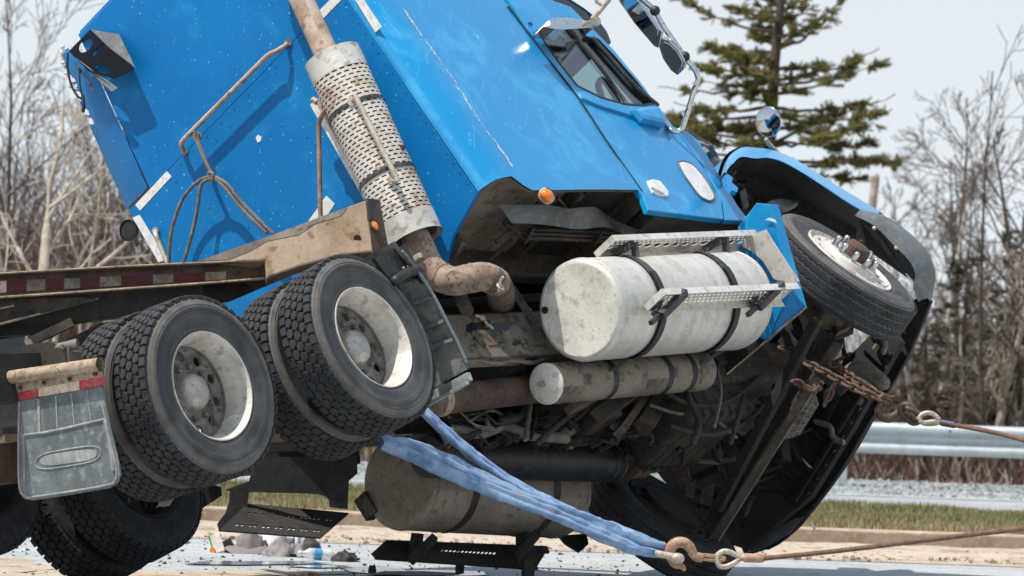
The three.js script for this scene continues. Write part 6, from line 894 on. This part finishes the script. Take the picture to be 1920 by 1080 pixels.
// ------------------------------------------------------------------ guardrail
{
  const D = 52, c0 = at(1760, 825, D), yc = c0.y, z = c0.z;
  const gr = thing('guardrail', 'grey galvanised guardrail beam along the far shoulder', 'guardrail', V(c0.x, HK, z));
  const pr = [[-0.155, 0.0], [-0.15, 0.02], [-0.135, 0.062], [-0.115, 0.081], [-0.09, 0.083], [-0.068, 0.072], [-0.035, 0.02], [-0.018, 0.003], [0, 0], [0.018, 0.003], [0.035, 0.02], [0.068, 0.072], [0.09, 0.083], [0.115, 0.081], [0.135, 0.062], [0.15, 0.02], [0.155, 0.0]];
  const galv = std({ roughness: 0.5, metalness: 0.25, map: grime(512, 1.4, [[196, 202, 206], [186, 192, 196], [172, 178, 180]], 4, 221, 160, [140, 140, 138]) });
  for (const [a, b] of [[-10, -6], [-6, -2], [-2, 2], [2, 6], [6, 10]]) part(gr, 'beam', toCreasedNormals(surf((u, v) => { const k = v * 16, i = Math.min(15, Math.floor(k)), t = k - i; return V(lerp(a, b + 0.02, u), yc + lerp(pr[i][0], pr[i + 1][0], t), z + lerp(pr[i][1], pr[i + 1][1], t) + u * 0.004); }, 4, 48), 0.5), galv);
  const px = at(1583, 825, D).x; for (let i = -4; i < 5; i++) { const x = px + i * 2.0; part(gr, 'post', [box(x - 0.05, x + 0.05, HK - 0.3, yc + 0.14, z - 0.24, z - 0.14, 0.008), box(x - 0.05, x + 0.05, yc - 0.15, yc + 0.15, z - 0.14, z - 0.005)], galv); }
  part(gr, 'bolt', [new THREE.SphereGeometry(0.014, 8, 6).translate(at(1780, 808, D).x, yc + 0.09, z + 0.084)], M.blackSteel);
}

// ------------------------------------------------------------------ woods beyond the road
M.barkPale = std({ roughness: 0.95, map: grime(256, 0.6, [[190, 178, 162], [164, 150, 134], [212, 202, 188]], 5, 301, 120, [96, 84, 74]) });
M.barkBirch = std({ roughness: 0.9, map: grime(256, 0.5, [[214, 206, 196], [196, 184, 170], [226, 220, 210]], 5, 303, 160, [84, 74, 66]) });
M.barkGrey = std({ roughness: 0.95, map: grime(256, 0.6, [[132, 120, 108], [112, 100, 90], [150, 138, 124]], 5, 305, 120, [76, 66, 60]) });
M.barkDark = std({ roughness: 0.95, map: grime(256, 0.6, [[84, 72, 62], [66, 56, 50], [104, 92, 80]], 5, 307, 100, [130, 120, 108]) });
M.brush = std({ roughness: 1, map: grime(256, 0.6, [[104, 90, 82], [84, 70, 64], [126, 110, 99]], 5, 310) });
M.twigRed = std({ roughness: 1, map: grime(256, 0.6, [[104, 78, 71], [84, 62, 57], [126, 104, 93]], 5, 309) });
const GEO = { pos: null };
class Wood {                                          // collects tapered branch segments
  constructor() { this.p = []; this.i = []; }
  limb(pts, rad, seg) {
    let prev = -1; for (let k = 0; k < pts.length; k++) {
      const d = (k < pts.length - 1 ? pts[k + 1].clone().sub(pts[k]) : pts[k].clone().sub(pts[k - 1])).normalize(), u = Math.abs(d.y) > 0.95 ? V(1, 0, 0) : V(0, 1, 0), a = d.clone().cross(u).normalize(), b = d.clone().cross(a), o = this.p.length / 3;
      for (let s = 0; s < seg; s++) { const t = s / seg * Math.PI * 2, q = pts[k].clone().addScaledVector(a, Math.cos(t) * rad[k]).addScaledVector(b, Math.sin(t) * rad[k]); this.p.push(q.x, q.y, q.z); }
      if (prev >= 0) for (let s = 0; s < seg; s++) { const n = (s + 1) % seg; this.i.push(prev + s, o + s, prev + n, prev + n, o + s, o + n); }
      prev = o; }
  }
  geo() { const g = new THREE.BufferGeometry(); g.setAttribute('position', new THREE.Float32BufferAttribute(this.p, 3)); g.setIndex(this.i); g.computeVertexNormals(); return g; }
}
function grow(w, p, d, len, r, lv, o) {               // recursive bare branching
  const n = lv >= o.lv - 1 ? 7 : 5, pts = [p.clone()], rad = [r]; let q = p.clone(), dir = d.clone(); const seg = lv === o.lv ? 7 : lv >= 2 ? 5 : 3;
  const end = lv === 0 ? 0.25 : 0.45;
  for (let k = 1; k <= n; k++) { dir.add(V(rr(-1, 1), rr(-1, 1) + o.up * (lv < o.lv ? 0.5 : 0.2), rr(-1, 1)).multiplyScalar(o.wig)).normalize(); q = q.clone().addScaledVector(dir, len / n); pts.push(q); rad.push(Math.max(o.min, r * lerp(1, end, k / n))); }
  w.limb(pts, rad, seg); if (lv === 0) return;
  const kids = o.kids[lv] ?? 4; for (let k = 0; k < kids; k++) { const t = lerp(lv === o.lv ? o.first : 0.2, 1, (k + rnd()) / kids), i = Math.min(n - 1, Math.floor(t * n)), b = pts[i].clone().lerp(pts[i + 1], t * n - i), dd = pts[i + 1].clone().sub(pts[i]).normalize();
    const az = rr(0, 6.28), sp = rr(o.spread * 0.6, o.spread * 1.2), side = dd.clone().cross(V(Math.cos(az), 0.3, Math.sin(az))).normalize(); const nd = dd.clone().multiplyScalar(Math.cos(sp)).addScaledVector(side, Math.sin(sp)).normalize();
    grow(w, b, nd, len * rr(0.38, 0.62) * (lv === o.lv ? o.blen : 1) * (1.15 - 0.5 * t), Math.max(o.min, rad[i] * rr(0.4, 0.62)), lv - 1, o); }
}
const groundY = -0.8;
function bareTree(s, label, px, D, h, r, lean, mat, twigMat, o = {}, group) {
  seed(s); const b = at(px, 900, D); b.y = groundY;
  const t = thing('bare_tree', label, 'tree', b, group), w = new Wood(), w2 = new Wood();
  const op = { lv: 3, kids: { 3: 12, 2: 6, 1: 4 }, wig: 0.1, up: 0.35, spread: 0.75, first: 0.3, blen: 0.9, min: 0.0045, ...o };
  // trunk first, then crown, so that both are parts of the tree
  const pts = [], rad = []; let q = b.clone(), d = V(lean, 1, rr(-0.05, 0.05)).normalize(); const n = 10;
  for (let k = 0; k <= n; k++) { pts.push(q); rad.push(Math.max(0.008, r * Math.pow(1 - k / (n + 0.6), 0.8))); d.add(V(rr(-1, 1), 0.3, rr(-1, 1)).multiplyScalar(op.wig * 0.8)).normalize(); q = q.clone().addScaledVector(d, h / n); }
  w.limb(pts, rad, 8);
  const K = op.kids[3]; for (let k = 0; k < K; k++) { const tt = lerp(op.first, 0.98, (k + rnd()) / K), i = Math.min(n - 1, Math.floor(tt * n)), bp = pts[i].clone().lerp(pts[i + 1], tt * n - i); const az = rr(0, 6.28), sp = rr(op.spread * 0.6, op.spread * 1.25); const dd = pts[i + 1].clone().sub(pts[i]).normalize(); const nd = dd.clone().multiplyScalar(Math.cos(sp)).add(V(Math.cos(az) * Math.sin(sp), 0.12, Math.sin(az) * Math.sin(sp))).normalize();
    grow(w2, bp, nd, h * rr(0.2, 0.42) * op.blen * (1.2 - 0.7 * tt), Math.max(0.007, rad[i] * rr(0.35, 0.55)), 2, op); }
  part(t, 'trunk', w.geo(), mat); part(t, 'crown', w2.geo(), twigMat || mat, null); return t;
}
// right-hand woods, one by one
bareTree(11, 'white birch with a forked trunk left of the others beside the bumper', 1722, 60, 3.7, 0.062, -0.02, M.barkBirch, M.barkGrey, { kids: { 3: 9, 2: 5, 1: 4 } });
bareTree(12, 'pale birch standing right behind the first white birch trunk', 1758, 61.5, 4.3, 0.06, 0.03, M.barkBirch, M.barkGrey, { kids: { 3: 9, 2: 5, 1: 4 } });
bareTree(13, 'tall thin grey tree with a straight stem rising above the rope ferrule', 1800, 63, 5.2, 0.055, -0.07, M.barkDark, M.brush, {});
bareTree(14, 'crooked pale tree with thick bright limbs at the right of the woods', 1836, 59, 3.4, 0.085, 0.13, M.barkPale, M.barkPale, { wig: 0.17, spread: 0.9, kids: { 3: 12, 2: 6, 1: 4 } });
bareTree(15, 'dark thin tree leaning right at the right edge of the photo', 1880, 58, 5.0, 0.06, 0.05, M.barkDark, M.barkDark, {});
bareTree(16, 'grey tree just past the right edge with branches reaching in', 1940, 60, 4.8, 0.07, -0.12, M.barkDark, M.brush, {});
bareTree(17, 'slender dark sapling bending left over the fender top', 1700, 64, 4.2, 0.04, -0.04, M.barkDark, M.brush, {});
bareTree(18, 'tall leaning whip with few twigs crossing the sky at right', 1872, 57, 5.4, 0.035, -0.2, M.barkDark, M.barkDark, { kids: { 3: 6, 2: 3, 1: 2 } });
bareTree(19, 'fan-shaped fine grey tree far back in the right-hand sky', 1790, 72, 5.0, 0.06, 0.02, M.brush, M.brush, { kids: { 3: 18, 2: 8, 1: 5 }, spread: 0.9, min: 0.006 });
bareTree(20, 'pale slanting stem rising to the right beneath the crooked tree', 1860, 57.5, 2.6, 0.045, 0.6, M.barkPale, M.barkPale, { kids: { 3: 6, 2: 3, 1: 2 } });
bareTree(25, 'small white birch between the rope hook and the crooked tree', 1775, 59, 2.6, 0.045, 0.05, M.barkBirch, M.barkGrey, { kids: { 3: 7, 2: 4, 1: 3 } });
// left-hand woods
bareTree(21, 'big pale tree with bright twisting limbs behind the trailer beam', 20, 50, 4.6, 0.10, 0.22, M.barkPale, M.barkPale, { wig: 0.2, spread: 1.0, kids: { 3: 13, 2: 6, 1: 4 }, first: 0.22, blen: 1.15 });
bareTree(22, 'grey trunked tree straight behind the corner of the truck bed', 128, 58, 4.6, 0.075, -0.03, M.barkPale, M.barkGrey, { kids: { 3: 13, 2: 6, 1: 4 } });
bareTree(23, 'dark slim tree at the left edge with fine twigs high in the sky', -10, 60, 6.0, 0.05, 0.06, M.barkDark, M.brush, { kids: { 3: 16, 2: 7, 1: 4 } });
bareTree(24, 'thin grey tree closest to the blue sleeper on the left', 196, 61, 4.2, 0.05, 0.0, M.barkDark, M.brush, { kids: { 3: 12, 2: 6, 1: 4 } });
bareTree(26, 'hazy grey tree filling the sky at the far left', 60, 70, 6.4, 0.07, 0.04, M.brush, M.brush, { kids: { 3: 20, 2: 8, 1: 5 } });
bareTree(27, 'low pale tree with long limbs reaching right under the work lamp', 60, 52, 2.6, 0.075, 0.5, M.barkPale, M.barkPale, { wig: 0.2, spread: 0.9, kids: { 3: 9, 2: 5, 1: 3 }, first: 0.3, blen: 1.2 });
// brush too dense to count
function thicket(s, name, label, x0, x1, d0, d1, n, h0, h1, m, rmax = 0.014) {
  seed(s); const w = new Wood(); for (let i = 0; i < n; i++) { const D = rr(d0, d1), p = at(rr(x0, x1), 900, D); p.y = groundY; const h = rr(h0, h1) * (0.6 + 0.6 * rnd()); let d = V(rr(-0.25, 0.25), 1, rr(-0.2, 0.2)).normalize(), q = p, pts = [p], rad = [rr(0.006, rmax)]; for (let k = 1; k <= 5; k++) { d.add(V(rr(-0.16, 0.16), 0.05, rr(-0.16, 0.16))).normalize(); q = q.clone().addScaledVector(d, h / 5); pts.push(q); rad.push(rad[0] * (1 - k * 0.14)); if (k > 1) for (let j = 0; j < 2; j++) { const e = d.clone().add(V(rr(-0.9, 0.9), rr(-0.1, 0.6), rr(-0.9, 0.9))).normalize(), L = h * rr(0.1, 0.25), m1 = q.clone().addScaledVector(e, L * 0.5); e.add(V(rr(-0.3, 0.3), 0.3, 0)).normalize(); w.limb([q, m1, m1.clone().addScaledVector(e, L * 0.6)], [rad[k] * 0.6, 0.005, 0.0035], 3); } } w.limb(pts, rad, 4); }
  const o = part(scene, name, w.geo(), m); o.userData = { kind: 'stuff', label, category: 'brush' }; return o;
}
thicket(31, 'brush_thicket', 'grey tangle of bare stems filling the woods at right', 1600, 2150, 57.5, 68, 360, 1.0, 2.5, M.brush);
thicket(32, 'brush_thicket', 'reddish brown low brush behind the guardrail', 1540, 1990, 55.4, 62, 700, 0.5, 1.5, M.twigRed, 0.01);
thicket(33, 'brush_thicket', 'grey brown tangle of bare stems filling the woods at left', -200, 420, 57, 74, 640, 2.4, 4.0, M.brush);
thicket(34, 'brush_thicket', 'reddish twiggy undergrowth behind the trailer at left', -160, 420, 57, 68, 700, 2.2, 3.7, M.twigRed, 0.011);
thicket(35, 'brush_thicket', 'pale dry grass stalks and stems at the edge of the woods', 1540, 1990, 55.2, 57.5, 420, 0.4, 0.95, M.barkPale, 0.008);
thicket(36, 'brush_thicket', 'distant hazy wall of bare grey forest behind everything', -900, 2900, 84, 98, 3600, 1.7, 2.8, M.brush, 0.022);
// ---- conifers: sprigs of needles along drooping branchlets
const sprig = (() => { seed(701); const pos = []; for (let i = 0; i < 16; i++) { const t = i / 16, a = i * 2.4, b = V(0, t * 0.075, 0), d = V(Math.cos(a), 0.9, Math.sin(a)).normalize(), s = V(-Math.sin(a), 0, Math.cos(a)).multiplyScalar(0.0058), e = b.clone().addScaledVector(d, 0.036); for (const v of [b.clone().add(s), b.clone().sub(s), e]) pos.push(v.x, v.y, v.z); } const g = new THREE.BufferGeometry(); g.setAttribute('position', new THREE.Float32BufferAttribute(pos, 3)); g.computeVertexNormals(); return g; })();
const needle = new THREE.MeshStandardMaterial({ side: THREE.DoubleSide, roughness: 0.85 });
function foliage(t, list, tint) { const im = new THREE.InstancedMesh(sprig, needle, list.length), c = new THREE.Color(), L = t.matrixWorld.clone().invert(), m = new THREE.Matrix4(); list.forEach(([p, d, s], i) => { m.compose(p, new THREE.Quaternion().setFromUnitVectors(V(0, 1, 0), d), V(s, s, s)).premultiply(L); im.setMatrixAt(i, m); const k = rr(0.7, 1.35), y = rnd(); c.setRGB(tint[0] * k * (1 + 0.35 * y), tint[1] * k, tint[2] * k); im.setColorAt(i, c); }); im.name = 'crown'; im.userData.kind = 'stuff'; im.castShadow = im.receiveShadow = true; t.add(im); return im; }
function bough(w, out, a, b, r, dens, sag, spread, bare = 0.12) {
  const L = a.distanceTo(b), dir = b.clone().sub(a).normalize(), side = dir.clone().cross(V(0, 1, 0)).normalize(), n = 10, pts = [];
  for (let k = 0; k <= n; k++) { const t = k / n; pts.push(a.clone().lerp(b, t).add(V(rr(-0.02, 0.02), -sag * Math.sin(t * 3.14) + rr(-0.02, 0.02), rr(-0.02, 0.02)))); }
  w.limb(pts, pts.map((_, k) => Math.max(0.006, r * (1 - k / (n + 1)))), 6);
  const N = Math.round(L * 30 * dens);
  for (let i = 0; i < N; i++) { const t = lerp(bare, 1, Math.pow(rnd(), 0.8)), k = Math.min(n - 1, Math.floor(t * n)), p = pts[k].clone().lerp(pts[k + 1], t * n - k), s = rnd() < 0.5 ? -1 : 1;
    if (vnoise(t * 7 + a.x * 3, a.y * 5 + 60, 4096, 8) < 0.40) continue;
    const d = dir.clone().multiplyScalar(rr(0.3, 0.9)).addScaledVector(side, s * rr(0.3, 1)).add(V(0, rr(-0.35, 0.25), 0)).normalize(), bl = spread * rr(0.35, 1) * (1.1 - 0.6 * t); const e = p.clone().addScaledVector(d, bl); e.y -= bl * 0.12; w.limb([p, e], [0.006, 0.003], 3);
    const M_ = Math.max(2, Math.round(bl / 0.035)); for (let j = 0; j < M_; j++) { const u = (j + rnd()) / M_, q = p.clone().lerp(e, u); for (let z = 0; z < 2; z++) { const dd = d.clone().add(V(rr(-0.8, 0.8), rr(-0.3, 0.7), rr(-0.8, 0.8))).normalize(); out.push([q, dd, rr(0.8, 1.45)]); } } }
}
{ // the tall spruce behind the cab
  seed(711); const D = 58, P = (px, py, d = 0) => at(px, py, D + d); const base = P(1405, 900); base.y = groundY;
  const t = thing('spruce_tree', 'tall spruce with wide drooping boughs standing behind the fender', 'tree', base), w = new Wood(), tw = new Wood(), out = [];
  const tp = [base, P(1420, 600), P(1436, 330), P(1446, 220), P(1452, 120), P(1462, 30), P(1470, -60), P(1476, -160)]; tw.limb(tp, [0.13, 0.11, 0.088, 0.075, 0.062, 0.05, 0.038, 0.02], 10);
  const B = (x0, y0, x1, y1, dz, dens = 1, sag = 0.05, sp = 0.3, bare = 0.12, r = 0.026) => bough(w, out, P(x0, y0), P(x1, y1, dz), r, dens, sag, sp, bare);
  // limbs read off the photograph, towards right
  B(1452, 94, 1592, -12, 0.3, 0.5, 0.03, 0.16, 0.7); B(1452, 92, 1560, 30, 0.2, 0.25, 0.06, 0.15, 0.6, 0.03); B(1462, 50, 1520, 8, -0.5, 0.9, 0.02, 0.22); B(1465, 20, 1545, -20, 0.4, 0.8, 0, 0.2); B(1455, 70, 1530, 40, -0.8, 0.7, 0.02, 0.22);
  B(1448, 150, 1652, 90, -0.3, 1.3, 0.07, 0.26); B(1448, 160, 1645, 122, 0.5, 1.0, 0.05, 0.24, 0.3); B(1446, 128, 1560, 116, 0.9, 1.0, 0.03, 0.26); B(1446, 176, 1600, 130, -1.0, 1.0, 0.05, 0.26);
  B(1444, 205, 1680, 178, 0.3, 1.15, 0.08, 0.26, 0.35); B(1442, 215, 1674, 208, -0.4, 0.9, 0.1, 0.24, 0.4); B(1440, 232, 1640, 232, -0.8, 0.95, 0.1, 0.24, 0.3); B(1440, 240, 1560, 215, 1.0, 0.9, 0.05, 0.26);
  B(1436, 262, 1640, 262, 0.6, 0.7, 0.07, 0.22, 0.3, 0.022); B(1440, 272, 1590, 205, 0.4, 0.4, -0.02, 0.2, 0.5, 0.028); B(1436, 268, 1560, 258, -1.2, 0.9, 0.05, 0.24);
  B(1436, 318, 1748, 312, 0.4, 1.0, -0.1, 0.26, 0.25, 0.03); B(1434, 325, 1690, 300, -0.6, 0.9, -0.05, 0.26, 0.3); B(1432, 332, 1640, 336, 0.8, 0.9, -0.02, 0.22, 0.3);
  // towards left
  B(1456, 66, 1268, -6, 0.2, 0.9, 0.05, 0.18, 0.35, 0.024); B(1462, 40, 1385, 16, -0.5, 1.0, 0.02, 0.24); B(1465, 10, 1400, -30, 0.5, 0.9, 0, 0.22); B(1450, 100, 1330, 84, 0.6, 1.2, 0.03, 0.28); B(1450, 112, 1360, 100, -0.7, 1.2, 0.03, 0.28);
  B(1447, 140, 1300, 118, -0.4, 1.2, 0.04, 0.28); B(1446, 150, 1318, 150, 0.6, 1.0, 0.05, 0.26); B(1446, 170, 1232, 160, 0.1, 0.8, 0.05, 0.24, 0.25); B(1442, 200, 1260, 190, -0.8, 1.1, 0.07, 0.28); B(1441, 212, 1236, 215, 0.4, 1.0, 0.08, 0.26, 0.3); B(1438, 235, 1290, 232, 0.9, 1.0, 0.05, 0.26);
  B(1436, 250, 1258, 232, -0.3, 0.9, 0.08, 0.26, 0.25); B(1436, 272, 1290, 250, 0.3, 0.8, 0.04, 0.22, 0.3); B(1434, 300, 1230, 262, -0.6, 0.6, 0.04, 0.2, 0.4); B(1434, 290, 1390, 268, -0.9, 1.0, 0.02, 0.24);
  for (let i = 0; i < 15; i++) { const py = lerp(-60, 330, i / 14), px = lerp(1470, 1436, (py + 60) / 390), a = rr(0, 6.28), L = lerp(60, 150, (py + 60) / 390) * rr(0.4, 0.8); B(px, py, px + Math.cos(a) * L * 0.8, py + rr(-25, 10), Math.sin(a) * L * 0.012, 1.0, 0.04, 0.24, 0.15, 0.018); }
  part(t, 'trunk', tw.geo(), M.barkDark); part(t, 'branch', w.geo(), M.barkDark, null, { kind: 'stuff' }); foliage(t, out, [0.125, 0.13, 0.034]);
}
function conifer(s, label, px, D, h, rad, tint, group) { seed(s); const b = at(px, 900, D); b.y = groundY; const t = thing('young_conifer', label, 'tree', b, group), w = new Wood(), tw = new Wood(), out = []; tw.limb([b, b.clone().add(V(rr(-0.05, 0.05), h * 0.6, 0)), b.clone().add(V(0, h, 0))], [0.05, 0.03, 0.008], 7); const n = Math.round(h * 15); for (let i = 0; i < n; i++) { const t0 = (i + rnd()) / n, a = i * 2.4, L = rad * (1 - t0 * 0.85) * rr(0.7, 1.1), p = b.clone().add(V(0, h * (0.06 + 0.92 * t0), 0)); bough(w, out, p, p.clone().add(V(Math.cos(a) * L, rr(0, 0.15) * L, Math.sin(a) * L)), 0.01, 0.75, 0.03, 0.2, 0.1); } part(t, 'trunk', tw.geo(), M.barkDark); part(t, 'branch', w.geo(), M.barkDark, null, { kind: 'stuff' }); foliage(t, out, tint); }
conifer(41, 'low yellow green conifer bush under the guardrail right of the bumper', 1672, 57.3, 0.95, 0.5, [0.13, 0.12, 0.025]);
conifer(42, 'yellowish conifer bush at the right edge under the guardrail', 1916, 57.2, 1.0, 0.45, [0.16, 0.14, 0.03]);
conifer(43, 'dark green conifer deep in the woods above the rope ferrule', 1800, 61, 3.5, 1.05, [0.05, 0.06, 0.022]);
conifer(44, 'dull green conifer between the birches and the bumper', 1724, 60, 3.0, 0.9, [0.06, 0.068, 0.024]);
conifer(45, 'dark conifer with ragged tip at the right edge of the woods', 1902, 60, 3.9, 0.9, [0.055, 0.062, 0.022]);
conifer(46, 'small dull green conifer in the woods left of the trailer', 150, 61, 3.6, 0.9, [0.07, 0.075, 0.03]);
conifer(47, 'olive conifer half hidden by stems behind the blue sleeper corner', 250, 60, 3.7, 0.8, [0.085, 0.085, 0.03]);
conifer(48, 'low green bush under the rail by the crooked tree', 1850, 59.5, 2.7, 0.8, [0.055, 0.062, 0.022]);
{ // weathered pole stump
  const t = at(1642, 332, 62), b = t.clone(); b.y = groundY; const p = thing('wooden_post', 'weathered broken wooden pole standing below the spruce', 'post', b), w = new Wood(); w.limb([b, t.clone().add(V(-0.05, -0.6, 0)), t, t.clone().add(V(0.01, 0.05, 0))], [0.06, 0.055, 0.05, 0.015], 9); part(p, 'pole', w.geo(), M.barkPale);
}
scene.traverse(o => { if (o.isMesh) { o.castShadow = true; o.receiveShadow = true; } });
renderer.render(scene, camera);
